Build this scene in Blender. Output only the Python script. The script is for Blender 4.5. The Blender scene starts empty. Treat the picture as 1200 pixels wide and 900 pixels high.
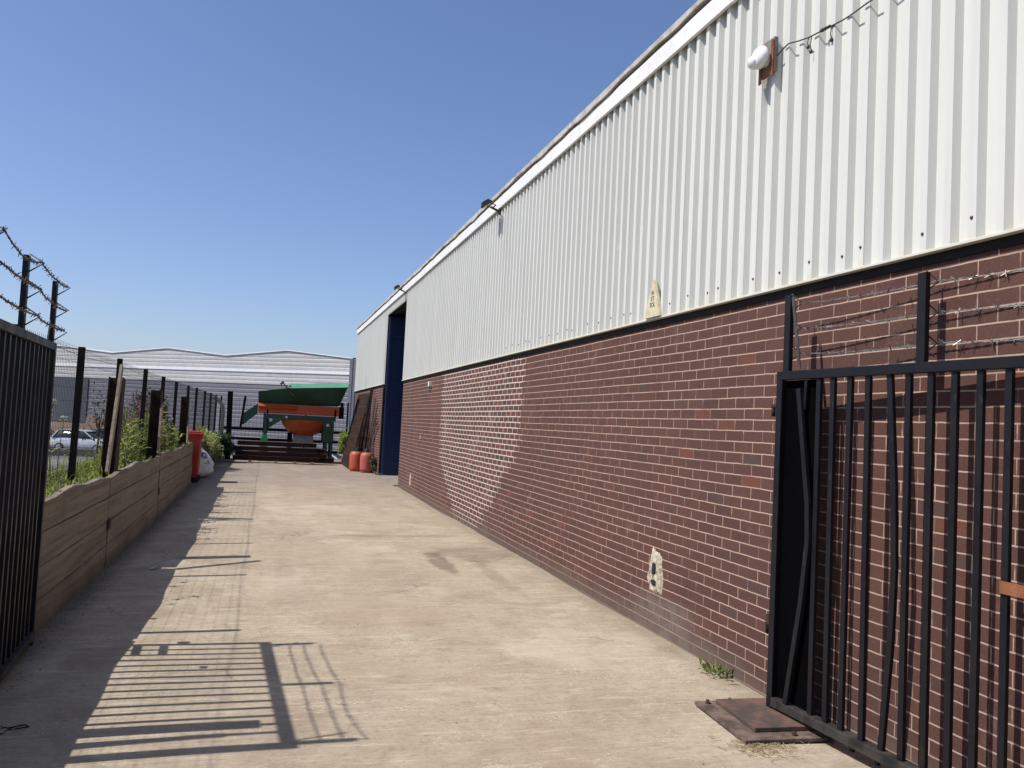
import bpy, bmesh, math, random
from mathutils import Vector, Matrix
random.seed(7)
R = math.radians
S = bpy.context.scene
COL = S.collection

# ------------------------------------------------------------------ helpers
class MB:
    """collects shapes and links them as one mesh object"""
    def __init__(s): s.v = []; s.f = []; s.sm = []
    def add(s, vs, fs, smooth=False):
        b = len(s.v); s.v += [tuple(p) for p in vs]
        s.f += [tuple(b + i for i in f) for f in fs]; s.sm += [smooth] * len(fs)
        return s
    def box(s, x0, x1, y0, y1, z0, z1):
        return s.add([(x0,y0,z0),(x1,y0,z0),(x1,y1,z0),(x0,y1,z0),(x0,y0,z1),(x1,y0,z1),(x1,y1,z1),(x0,y1,z1)],
                     [(0,3,2,1),(4,5,6,7),(0,1,5,4),(1,2,6,5),(2,3,7,6),(3,0,4,7)])
    def bar(s, a, b, w, d=None, side=(1,0,0)):
        """rectangular bar from a to b, w along `side`, d across"""
        a = Vector(a); b = Vector(b); d = w if d is None else d
        t = (b - a).normalized(); u = Vector(side); u = u - t * u.dot(t)
        if u.length < 1e-4: u = t.orthogonal()
        u.normalize(); n = t.cross(u)
        vs = []
        for p in (a, b):
            for i, j in ((-1,-1),(1,-1),(1,1),(-1,1)): vs.append(p + u*(i*w/2) + n*(j*d/2))
        return s.add(vs, [(0,3,2,1),(4,5,6,7),(0,1,5,4),(1,2,6,5),(2,3,7,6),(3,0,4,7)])
    def strip(s, pts, w, d, side=(1,0,0)):
        for i in range(len(pts)-1): s.bar(pts[i], pts[i+1], w, d, side)
        return s
    def tube(s, pts, r, n=6, cap=True):
        pts = [Vector(p) for p in pts]; rings = []; u = None
        rr = r if isinstance(r, (list, tuple)) else [r]*len(pts)
        vs = []
        for i, p in enumerate(pts):
            t = (pts[min(i+1, len(pts)-1)] - pts[max(i-1, 0)]).normalized()
            if u is None: u = t.orthogonal().normalized()
            u = (u - t*u.dot(t))
            if u.length < 1e-5: u = t.orthogonal()
            u.normalize(); w = t.cross(u)
            for k in range(n):
                a = 2*math.pi*k/n
                vs.append(p + (u*math.cos(a) + w*math.sin(a))*rr[i])
        fs = []
        for i in range(len(pts)-1):
            for k in range(n):
                fs.append((i*n+k, i*n+(k+1)%n, (i+1)*n+(k+1)%n, (i+1)*n+k))
        s.add(vs, fs, n > 4)
        if cap:
            b = len(s.v) - len(vs)
            s.f.append(tuple(b+k for k in reversed(range(n)))); s.sm.append(False)
            s.f.append(tuple(b+(len(pts)-1)*n+k for k in range(n))); s.sm.append(False)
        return s
    def lathe(s, prof, n=24, c=(0,0,0)):
        vs = []
        for r_, z in prof:
            for k in range(n):
                a = 2*math.pi*k/n; vs.append((c[0]+r_*math.cos(a), c[1]+r_*math.sin(a), c[2]+z))
        fs = []
        for i in range(len(prof)-1):
            for k in range(n): fs.append((i*n+k, i*n+(k+1)%n, (i+1)*n+(k+1)%n, (i+1)*n+k))
        return s.add(vs, fs, True)
    def prism(s, poly, off):
        """polygon (3D points) extruded by vector off"""
        n = len(poly); o = Vector(off)
        vs = [Vector(p) for p in poly] + [Vector(p)+o for p in poly]
        fs = [tuple(reversed(range(n))), tuple(range(n, 2*n))] + [(i, (i+1)%n, n+(i+1)%n, n+i) for i in range(n)]
        return s.add(vs, fs)
    def grid(s, fn, nu, nv, smooth=True):
        vs = [fn(i/nu, j/nv) for j in range(nv+1) for i in range(nu+1)]
        fs = [(j*(nu+1)+i, j*(nu+1)+i+1, (j+1)*(nu+1)+i+1, (j+1)*(nu+1)+i) for j in range(nv) for i in range(nu)]
        return s.add(vs, fs, smooth)
    def mesh(s, name, m):
        me = bpy.data.meshes.new(name); me.from_pydata(s.v, [], s.f)
        me.polygons.foreach_set('use_smooth', s.sm)
        if m: me.materials.append(m)
        me.validate(); me.update()
        return me
    def build(s, name, m, parent=None, bevel=0, loc=None, fix=False):
        me = s.mesh(name, m)
        if fix:
            bm = bmesh.new(); bm.from_mesh(me); bmesh.ops.recalc_face_normals(bm, faces=bm.faces); bm.to_mesh(me); bm.free()
        o = bpy.data.objects.new(name, me); COL.objects.link(o)
        if parent: o.parent = parent
        if loc: o.location = loc
        if bevel:
            b = o.modifiers.new('bevel', 'BEVEL'); b.width = bevel; b.segments = 2; b.limit_method = 'ANGLE'; b.angle_limit = R(40)
        return o

def tag(o, label=None, cat=None, group=None, kind=None):
    if label: o['label'] = label
    if cat: o['category'] = cat
    if group: o['group'] = group
    if kind: o['kind'] = kind
    return o
def empty(name, label, cat, loc=(0,0,0), rz=0, group=None):
    o = bpy.data.objects.new(name, None); COL.objects.link(o); o.location = loc; o.rotation_euler = (0,0,rz)
    o.empty_display_size = .1
    return tag(o, label, cat, group)
def copy_tree(o, parent=None):
    c = o.copy(); COL.objects.link(c)
    if parent: c.parent = parent
    for ch in list(o.children): copy_tree(ch, c)
    return c
def text(name, s_, size, m, parent, loc, rot, depth=.001, align='CENTER'):
    cu = bpy.data.curves.new(name, 'FONT'); cu.body = s_; cu.size = size; cu.extrude = depth; cu.align_x = align
    t = bpy.data.objects.new('tmp_text', cu); COL.objects.link(t)
    bpy.context.view_layer.update()
    me = bpy.data.meshes.new_from_object(t.evaluated_get(bpy.context.evaluated_depsgraph_get()))
    bpy.data.objects.remove(t); bpy.data.curves.remove(cu)
    me.materials.clear(); me.materials.append(m)
    o = bpy.data.objects.new(name, me); COL.objects.link(o); o.parent = parent; o.location = loc; o.rotation_euler = rot
    return o

# ------------------------------------------------------------------ materials
class NT:
    def __init__(s, name):
        s.m = bpy.data.materials.new(name); s.m.use_nodes = True
        s.t = s.m.node_tree; s.t.nodes.clear()
        s.out = s.t.nodes.new('ShaderNodeOutputMaterial'); s.p = s.t.nodes.new('ShaderNodeBsdfPrincipled')
        s.t.links.new(s.p.outputs[0], s.out.inputs[0])
        s.tc = s.t.nodes.new('ShaderNodeTexCoord')
    def n(s, typ, **kw):
        o = s.t.nodes.new(typ)
        for k, v in kw.items(): setattr(o, k, v)
        return o
    def l(s, a, b): s.t.links.new(a, b)
    def val(s, sock, v):
        if hasattr(v, 'is_linked') or hasattr(v, 'links'): s.l(v, sock)
        else: sock.default_value = v
    def map(s, scale=(1,1,1), loc=(0,0,0), rot=(0,0,0)):
        m = s.n('ShaderNodeMapping'); m.inputs['Scale'].default_value = scale; m.inputs['Location'].default_value = loc; m.inputs['Rotation'].default_value = rot
        s.l(s.tc.outputs['Object'], m.inputs[0]); return m.outputs[0]
    def noise(s, vec, scale, detail=4, rough=.55, dist=0):
        o = s.n('ShaderNodeTexNoise'); o.inputs['Scale'].default_value = scale; o.inputs['Detail'].default_value = detail
        o.inputs['Roughness'].default_value = rough; o.inputs['Distortion'].default_value = dist
        if vec is not None: s.l(vec, o.inputs['Vector'])
        return o.outputs['Fac']
    def ramp(s, fac, a, b, lo=0., hi=1.):
        o = s.n('ShaderNodeMapRange'); o.interpolation_type = 'SMOOTHSTEP'
        s.l(fac, o.inputs[0]); o.inputs[1].default_value = a; o.inputs[2].default_value = b; o.inputs[3].default_value = lo; o.inputs[4].default_value = hi
        return o.outputs[0]
    def mix(s, fac, a, b, mode='MIX'):
        o = s.n('ShaderNodeMix', data_type='RGBA', blend_type=mode)
        s.val(o.inputs[0], fac)
        for i, v in ((6, a), (7, b)):
            if hasattr(v, 'links'): s.l(v, o.inputs[i])
            else: o.inputs[i].default_value = (*v, 1) if len(v) == 3 else v
        return o.outputs[2]
    def math(s, op, a, b=0., c=0.):
        o = s.n('ShaderNodeMath', operation=op)
        for i, v in enumerate((a, b, c)): s.val(o.inputs[i], v)
        return o.outputs[0]
    def sep(s, vec):
        o = s.n('ShaderNodeSeparateXYZ'); s.l(vec, o.inputs[0]); return o.outputs
    def bump(s, h, strength=.3, dist=.01):
        o = s.n('ShaderNodeBump'); o.inputs['Strength'].default_value = strength; o.inputs['Distance'].default_value = dist
        s.l(h, o.inputs['Height']); s.l(o.outputs[0], s.p.inputs['Normal'])
    def fin(s, col, rough=.7, metal=0., spec=.5):
        s.val(s.p.inputs['Base Color'], col if hasattr(col, 'links') else (*col, 1))
        s.val(s.p.inputs['Roughness'], rough); s.p.inputs['Metallic'].default_value = metal
        s.p.inputs['Specular IOR Level'].default_value = spec
        return s.m

def simple(name, c, c2=None, scale=4., rough=.6, metal=0., stretch=(1,1,1), bump=0., spec=.5, lo=.35, hi=.65):
    t = NT(name)
    c2 = c2 or tuple(x*.72 for x in c)
    v = t.map(stretch); f = t.noise(v, scale, 6, .6)
    col = t.mix(t.ramp(f, lo, hi), c, c2)
    f2 = t.noise(v, scale*9, 3)
    col = t.mix(t.ramp(f2, .3, .75, 0, .35), col, tuple(x*.6 for x in c))
    if bump: t.bump(f2, bump, .004)
    return t.fin(col, rough, metal, spec)

def mat_brick():
    t = NT('brick'); o = t.tc.outputs['Object']; x, y, z = t.sep(o)
    wob = t.noise(o, 1.1, 2); wz = t.noise(o, 14, 2)
    z2 = t.math('ADD', t.math('ADD', z, t.math('MULTIPLY', t.math('SUBTRACT', wob, .5), .012)), t.math('MULTIPLY', t.math('SUBTRACT', wz, .5), .006))
    cb = t.n('ShaderNodeCombineXYZ'); t.l(y, cb.inputs[0]); t.l(z2, cb.inputs[1])
    def bt(width, off, mort, sm):
        b = t.n('ShaderNodeTexBrick'); b.offset = off; b.squash = 1
        t.l(cb.outputs[0], b.inputs['Vector'])
        b.inputs['Color1'].default_value = (0,0,0,1); b.inputs['Color2'].default_value = (1,1,1,1); b.inputs['Mortar'].default_value = (.5,.5,.5,1)
        b.inputs['Scale'].default_value = 1; b.inputs['Mortar Size'].default_value = mort; b.inputs['Mortar Smooth'].default_value = sm
        b.inputs['Brick Width'].default_value = width; b.inputs['Row Height'].default_value = .075; b.inputs['Bias'].default_value = 0
        return b
    # the mortar of the upright joints is narrower and often brick coloured
    beds = bt(60., 0., .0046, .3); per = bt(.225, .5, .0042, .3); tone = bt(.225, .5, .001, 0)
    p2 = bt(.225, .5, .0088, .35)
    big = t.noise(o, .8, 4); mid = t.noise(o, 5, 5); fine = t.noise(o, 60, 4)
    rnd = tone.outputs['Color']
    rv = t.n('ShaderNodeSeparateColor'); t.l(rnd, rv.inputs[0]); rv = rv.outputs[0]
    # second per-brick random so that odd bricks stand out
    cell = t.n('ShaderNodeTexWhiteNoise', noise_dimensions='2D')
    row = t.math('FLOOR', t.math('DIVIDE', z2, .075))
    colm = t.math('FLOOR', t.math('DIVIDE', t.math('ADD', y, t.math('MULTIPLY', t.math('SUBTRACT', 1., t.math('ABSOLUTE', t.math('MODULO', row, 2.))), .1125)), .225))
    cc = t.n('ShaderNodeCombineXYZ'); t.l(row, cc.inputs[0]); t.l(colm, cc.inputs[1]); t.l(cc.outputs[0], cell.inputs[0])
    odd = cell.outputs['Value']
    base = t.mix(odd, (.090,.040,.031), (.070,.032,.026))
    base = t.mix(t.ramp(odd, .975, .98), base, (.125,.046,.031))
    base = t.mix(t.math('MULTIPLY', t.ramp(odd, .018, .012), .7), base, (.056,.041,.038))
    base = t.mix(t.ramp(big, .35, .7, 0, .45), base, (.112,.046,.034))
    base = t.mix(t.ramp(mid, .45, .75, 0, .4), base, (.054,.028,.025))
    base = t.mix(t.ramp(fine, .45, .8, 0, .45), base, (.145,.072,.055))
    # repaired bay, its bricks cut short and thickly pointed
    rown = t.n('ShaderNodeTexWhiteNoise', noise_dimensions='1D'); t.l(row, rown.inputs['W'])
    yq = t.math('MULTIPLY', t.math('FLOOR', t.math('DIVIDE', y, .1125)), .1125)
    yj = t.math('ADD', yq, t.math('MULTIPLY', t.math('SUBTRACT', rown.outputs['Value'], .5), .3))
    zq = t.math('MULTIPLY', row, .075)
    lim_r = t.math('ADD', 10.0, t.math('MULTIPLY', t.math('MAXIMUM', t.math('SUBTRACT', 1.35, zq), 0.), 1.5))
    lim_l = t.math('SUBTRACT', 15.1, t.math('MULTIPLY', t.math('MAXIMUM', t.math('SUBTRACT', .95, zq), 0.), 1.5))
    inside = t.math('MULTIPLY', t.math('GREATER_THAN', yj, lim_r), t.math('LESS_THAN', yj, lim_l))
    p2c = t.n('ShaderNodeSeparateColor'); t.l(p2.outputs['Color'], p2c.inputs[0])
    pb = t.mix(p2c.outputs[0], (.062,.038,.031), (.115,.044,.034))
    pb = t.mix(t.ramp(mid, .45, .75, 0, .5), pb, (.09,.055,.048))
    base = t.mix(inside, base, pb)
    pvis = t.ramp(t.math('ADD', t.noise(o, 1.6, 4), t.ramp(y, 8.5, 5., 0, .10)), .38, .62, .14, .95)
    pvis = t.math('MULTIPLY', pvis, t.ramp(t.noise(o, 9, 2), .38, .52, .28, 1.))
    m1 = t.math('MAXIMUM', beds.outputs['Fac'], t.math('MULTIPLY', per.outputs['Fac'], pvis))
    bv = t.ramp(t.noise(o, 3.3, 5), .28, .5, .5, 1.)
    m1 = t.math('MULTIPLY', m1, bv)
    m2 = t.math('MULTIPLY', p2.outputs['Fac'], t.ramp(t.noise(o, 6, 4), .25, .5, .6, 1.))
    mo = t.n('ShaderNodeMix', data_type='FLOAT'); t.l(inside, mo.inputs[0]); t.l(m1, mo.inputs[2]); t.l(m2, mo.inputs[3])
    mf = mo.outputs[0]
    mort = t.mix(fine, (.47,.335,.25), (.35,.255,.195))
    mort = t.mix(inside, mort, (.56,.45,.39))
    col = t.mix(mf, base, mort)
    # smeared lime and grime
    col = t.mix(t.math('MULTIPLY', inside, t.ramp(t.noise(o, 5, 6), .55, .8, 0, .35)), col, (.46,.38,.33))
    col = t.mix(t.ramp(t.noise(o, 2.3, 6, .7), .58, .78, 0, .32), col, (.27,.185,.15))
    low = t.math('MULTIPLY', t.ramp(t.math('ADD', z, t.math('MULTIPLY', t.noise(o, 2.1, 5), .40)), .44, .16), .70)
    col = t.mix(low, col, (.115,.092,.070))
    gy = t.math('MULTIPLY', t.ramp(t.math('ABSOLUTE', t.math('SUBTRACT', y, 6.0)), .8, .1), t.ramp(z, .36, .22))
    col = t.mix(t.math('MULTIPLY', gy, t.ramp(mid, .3, .6, .2, .7)), col, (.17,.15,.125))
    h = t.math('ADD', t.math('MULTIPLY', mf, -1.), t.math('MULTIPLY', fine, .35))
    t.bump(h, .5, .005)
    return t.fin(col, .88, 0, .3)

def mat_concrete():
    t = NT('yard_concrete'); o = t.tc.outputs['Object']; x, y, z = t.sep(o)
    big = t.noise(o, .33, 5, .6); mid = t.noise(o, 1.7, 6, .65); fine = t.noise(o, 30, 5, .7)
    brush = t.noise(t.map((1.2, 55, 1)), 1.0, 4, .7); brush2 = t.noise(t.map((.55, 11, 1), (3,1,0)), 1.0, 5, .7)
    lng = t.noise(t.map((3.2, .35, 1)), 1.0, 5, .6)
    c = t.mix(t.ramp(big, .3, .7), (.390,.330,.236), (.318,.262,.186))
    c = t.mix(t.ramp(mid, .42, .68, 0, .6), c, (.245,.185,.130))
    c = t.mix(t.ramp(lng, .5, .72, 0, .35), c, (.43,.36,.275))
    c = t.mix(t.ramp(brush2, .52, .74, 0, .42), c, (.47,.405,.32))
    c = t.mix(t.ramp(brush, .42, .7, 0, .30), c, (.20,.150,.108))
    c = t.mix(t.ramp(t.noise(o, 7, 6, .7, 1.), .48, .66, 0, .45), c, (.245,.190,.135))
    c = t.mix(t.ramp(t.noise(o, 4.3, 7, .75, .6), .58, .70, 0, .5), c, (.47,.41,.33))
    c = t.mix(t.ramp(fine, .50, .70, 0, .6), c, (.19,.145,.105))
    c = t.mix(t.ramp(t.noise(t.map((2.2, 17, 1), (1,7,0)), 1.0, 6, .75, .4), .52, .66, 0, .55), c, (.50,.43,.33))
    c = t.mix(t.ramp(t.noise(t.map((3.5, 9, 1), (5,2,0)), 1.0, 7, .75, .5), .54, .68, 0, .5), c, (.215,.165,.115))
    sp = t.math('MULTIPLY', t.ramp(t.noise(o, 70, 3), .60, .68, 0, .85), t.ramp(t.noise(o, 2.4, 5), .46, .62))
    c = t.mix(sp, c, (.60,.54,.45))
    c = t.mix(t.ramp(t.noise(o, 48, 2), .66, .74, 0, .6), c, (.14,.11,.08))
    # pinkish wear up the middle
    pink = t.math('MULTIPLY', t.ramp(t.math('ABSOLUTE', t.math('SUBTRACT', x, 1.0)), 1.2, .1), t.ramp(t.noise(o, .8, 4), .4, .65))
    c = t.mix(t.math('MULTIPLY', pink, .35), c, (.315,.225,.165))
    jt = t.math('ABSOLUTE', t.math('SUBTRACT', t.math('ADD', y, t.math('MULTIPLY', t.noise(o, 3., 4), .06)), 11.0))
    c = t.mix(t.math('MULTIPLY', t.ramp(jt, .035, .01), t.math('MULTIPLY', t.ramp(x, .9, 1.6), .5)), c, (.12,.09,.065))
    # damp oil stains near the wall
    for (sx, sy, rx, ry, k) in ((2.02, 9.5, .13, .7, .6), (2.6, 10.1, .55, .6, .4), (1.9, 11.6, .9, .16, .35), (2.45, 8.6, .10, .9, .25)):
        d = t.math('ADD', t.math('POWER', t.math('DIVIDE', t.math('SUBTRACT', x, sx), rx), 2.), t.math('POWER', t.math('DIVIDE', t.math('SUBTRACT', y, sy), ry), 2.))
        d = t.math('ADD', d, t.math('MULTIPLY', t.math('SUBTRACT', t.noise(o, 2.6, 7, .75), .5), 5.))
        c = t.mix(t.ramp(d, 1.3, .3, 0, k), c, (.115,.083,.060))
    c = t.mix(t.math('MULTIPLY', t.ramp(t.noise(o, .55, 6, .7, .8), .50, .66), .42), c, (.50,.435,.33))
    c = t.mix(t.math('MULTIPLY', t.ramp(t.noise(t.map((1,1,1), (9,4,0)), .8, 7, .75, 1.2), .54, .68), .45), c, (.215,.172,.125))
    # dark dirt along both edges
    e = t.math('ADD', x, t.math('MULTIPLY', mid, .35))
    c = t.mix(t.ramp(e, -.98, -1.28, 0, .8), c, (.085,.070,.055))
    c = t.mix(t.ramp(t.math('SUBTRACT', x, t.math('MULTIPLY', t.noise(o, 3.1, 5), .4)), 2.62, 2.9, 0, .55), c, (.20,.165,.115))
    c = t.mix(t.ramp(t.math('ADD', t.noise(o, .9, 7, .75), 0.), .60, .72, 0, .45), c, (.17,.14,.11))
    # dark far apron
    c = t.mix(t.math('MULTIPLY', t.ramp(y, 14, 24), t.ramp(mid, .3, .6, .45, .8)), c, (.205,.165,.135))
    # thin cracks
    vo = t.n('ShaderNodeTexVoronoi', feature='DISTANCE_TO_EDGE'); vo.inputs['Scale'].default_value = .42
    wv = t.n('ShaderNodeVectorMath', operation='ADD'); t.l(o, wv.inputs[0])
    nz = t.n('ShaderNodeTexNoise'); nz.inputs['Scale'].default_value = 1.6; nz.inputs['Detail'].default_value = 6; t.l(o, nz.inputs['Vector'])
    t.l(nz.outputs['Color'], wv.inputs[1]); t.l(wv.outputs[0], vo.inputs['Vector'])
    c = t.mix(t.math('MULTIPLY', t.ramp(vo.outputs['Distance'], .006, .002), t.ramp(t.noise(o, .7, 2), .5, .62, 0, .5)), c, (.10,.08,.06))
    h = t.math('ADD', t.math('MULTIPLY', fine, .6), t.math('ADD', t.math('MULTIPLY', brush, .9), t.math('MULTIPLY', mid, .5)))
    t.bump(h, .8, .008)
    return t.fin(c, .9, 0, .25)

def mat_clad():
    t = NT('white_cladding'); o = t.tc.outputs['Object']; x, y, z = t.sep(o)
    st = t.noise(t.map((1, 9, .55)), 1., 5, .65); mid = t.noise(o, 3, 5)
    c = t.mix(t.ramp(st, .35, .7), (.585,.59,.545), (.53,.535,.495))
    c = t.mix(t.ramp(mid, .55, .8, 0, .3), c, (.56,.555,.51))
    ys = t.math('DIVIDE', t.math('SUBTRACT', y, .62), 1.0465)
    shn = t.n('ShaderNodeTexWhiteNoise', noise_dimensions='1D'); t.l(t.math('FLOOR', ys), shn.inputs['W'])
    c = t.mix(t.math('MULTIPLY', shn.outputs['Value'], .35), c, (.54,.535,.50))
    lap = t.math('LESS_THAN', t.math('FRACT', ys), .0035)
    c = t.mix(t.math('MULTIPLY', lap, .6), c, (.25,.24,.22))
    c = t.mix(t.ramp(t.noise(t.map((1, 14, .9), (0,3,1)), 1., 6, .75), .62, .78, 0, .35), c, (.45,.43,.38))
    drt = t.math('MULTIPLY', t.ramp(t.math('ADD', z, t.math('MULTIPLY', t.noise(o, 9, 5), .16)), 2.72, 2.62), t.ramp(t.noise(o, 7, 4), .4, .6, .15, .75))
    c = t.mix(drt, c, (.55,.50,.38))
    c = t.mix(t.ramp(t.noise(t.map((1, 30, 2.2)), 1., 3), .70, .76, 0, .35), c, (.80,.80,.78))
    # small rust runs under the lintel of the far bay
    r_ = t.math('MULTIPLY', t.ramp(t.math('ABSOLUTE', t.math('SUBTRACT', y, 27.6)), .10, .02), t.ramp(z, 3.3, 2.6))
    c = t.mix(t.math('MULTIPLY', r_, .7), c, (.16,.10,.07))
    return t.fin(c, .55, 0, .4)

def mat_rust(name, dark=(.030,.018,.014), light=(.11,.050,.028), scale=6):
    t = NT(name); o = t.map()
    f = t.noise(o, scale, 7, .7); g = t.noise(o, scale*8, 4)
    c = t.mix(t.ramp(f, .35, .68), dark, light); c = t.mix(t.ramp(g, .5, .8, 0, .5), c, tuple(v*.5 for v in dark))
    t.bump(g, .4, .003)
    return t.fin(c, .85, 0, .3)

def mat_paintblack():
    t = NT('black_gate_paint'); o = t.map()
    f = t.noise(o, 5, 6, .65); g = t.noise(t.map((1,1,.25)), 40, 4, .7)
    c = t.mix(f, (.0045,.0048,.0065), (.010,.010,.013))
    c = t.mix(t.ramp(g, .62, .75, 0, .5), c, (.075,.070,.066))
    c = t.mix(t.ramp(t.noise(o, 3, 6), .62, .76, 0, .6), c, (.030,.021,.016))
    t.bump(g, .2, .002)
    return t.fin(c, t.ramp(f, .3, .7, .38, .6), 0, .26)

def mat_board():
    t = NT('weathered_board'); o = t.tc.outputs['Object']; x, y, z = t.sep(o)
    gr = t.noise(t.map((3, .8, 22)), 1., 7, .65, .4); mid = t.noise(o, 1.4, 5); fine = t.noise(o, 45, 4)
    c = t.mix(t.ramp(gr, .3, .7), (.235,.195,.145), (.120,.096,.070))
    c = t.mix(t.ramp(mid, .4, .7, 0, .6), c, (.215,.19,.155))
    c = t.mix(t.ramp(fine, .55, .8, 0, .5), c, (.07,.056,.043))
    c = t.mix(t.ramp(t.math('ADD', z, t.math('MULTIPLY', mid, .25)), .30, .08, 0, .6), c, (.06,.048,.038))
    c = t.mix(t.ramp(t.noise(t.map((1, 7, 1.2)), 1., 5, .7), .56, .72, 0, .55), c, (.075,.060,.046))
    t.bump(t.math('ADD', gr, t.math('MULTIPLY', fine, .4)), .8, .010)
    return t.fin(c, .9, 0, .2)

def mat_leaf(name, a, b, tr=.35):
    t = NT(name)
    oi = t.n('ShaderNodeObjectInfo'); f = t.noise(t.map(), 9, 2)
    c = t.mix(t.ramp(f, .3, .7), a, b)
    c = t.mix(t.math('MULTIPLY', oi.outputs['Random'], .5), c, tuple(v*.7 for v in b))
    t.fin(c, .6, 0, .35)
    tl = t.n('ShaderNodeBsdfTranslucent'); t.l(c, tl.inputs[0])
    mx = t.n('ShaderNodeMixShader'); mx.inputs[0].default_value = tr
    t.l(t.p.outputs[0], mx.inputs[1]); t.l(tl.outputs[0], mx.inputs[2]); t.l(mx.outputs[0], t.out.inputs[0])
    return t.m

def mat_ground():
    t = NT('car_park_asphalt'); o = t.map()
    c = t.mix(t.ramp(t.noise(o, .25, 5), .35, .65), (.17,.16,.15), (.11,.105,.10))
    c = t.mix(t.ramp(t.noise(o, .03, 4), .5, .6), c, (.10,.12,.06))
    return t.fin(c, .9, 0, .2)
def mat_glass():
    t = NT('dark_window_glass'); t.fin((.012,.014,.016), .06, 0, .8); return t.m

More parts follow.
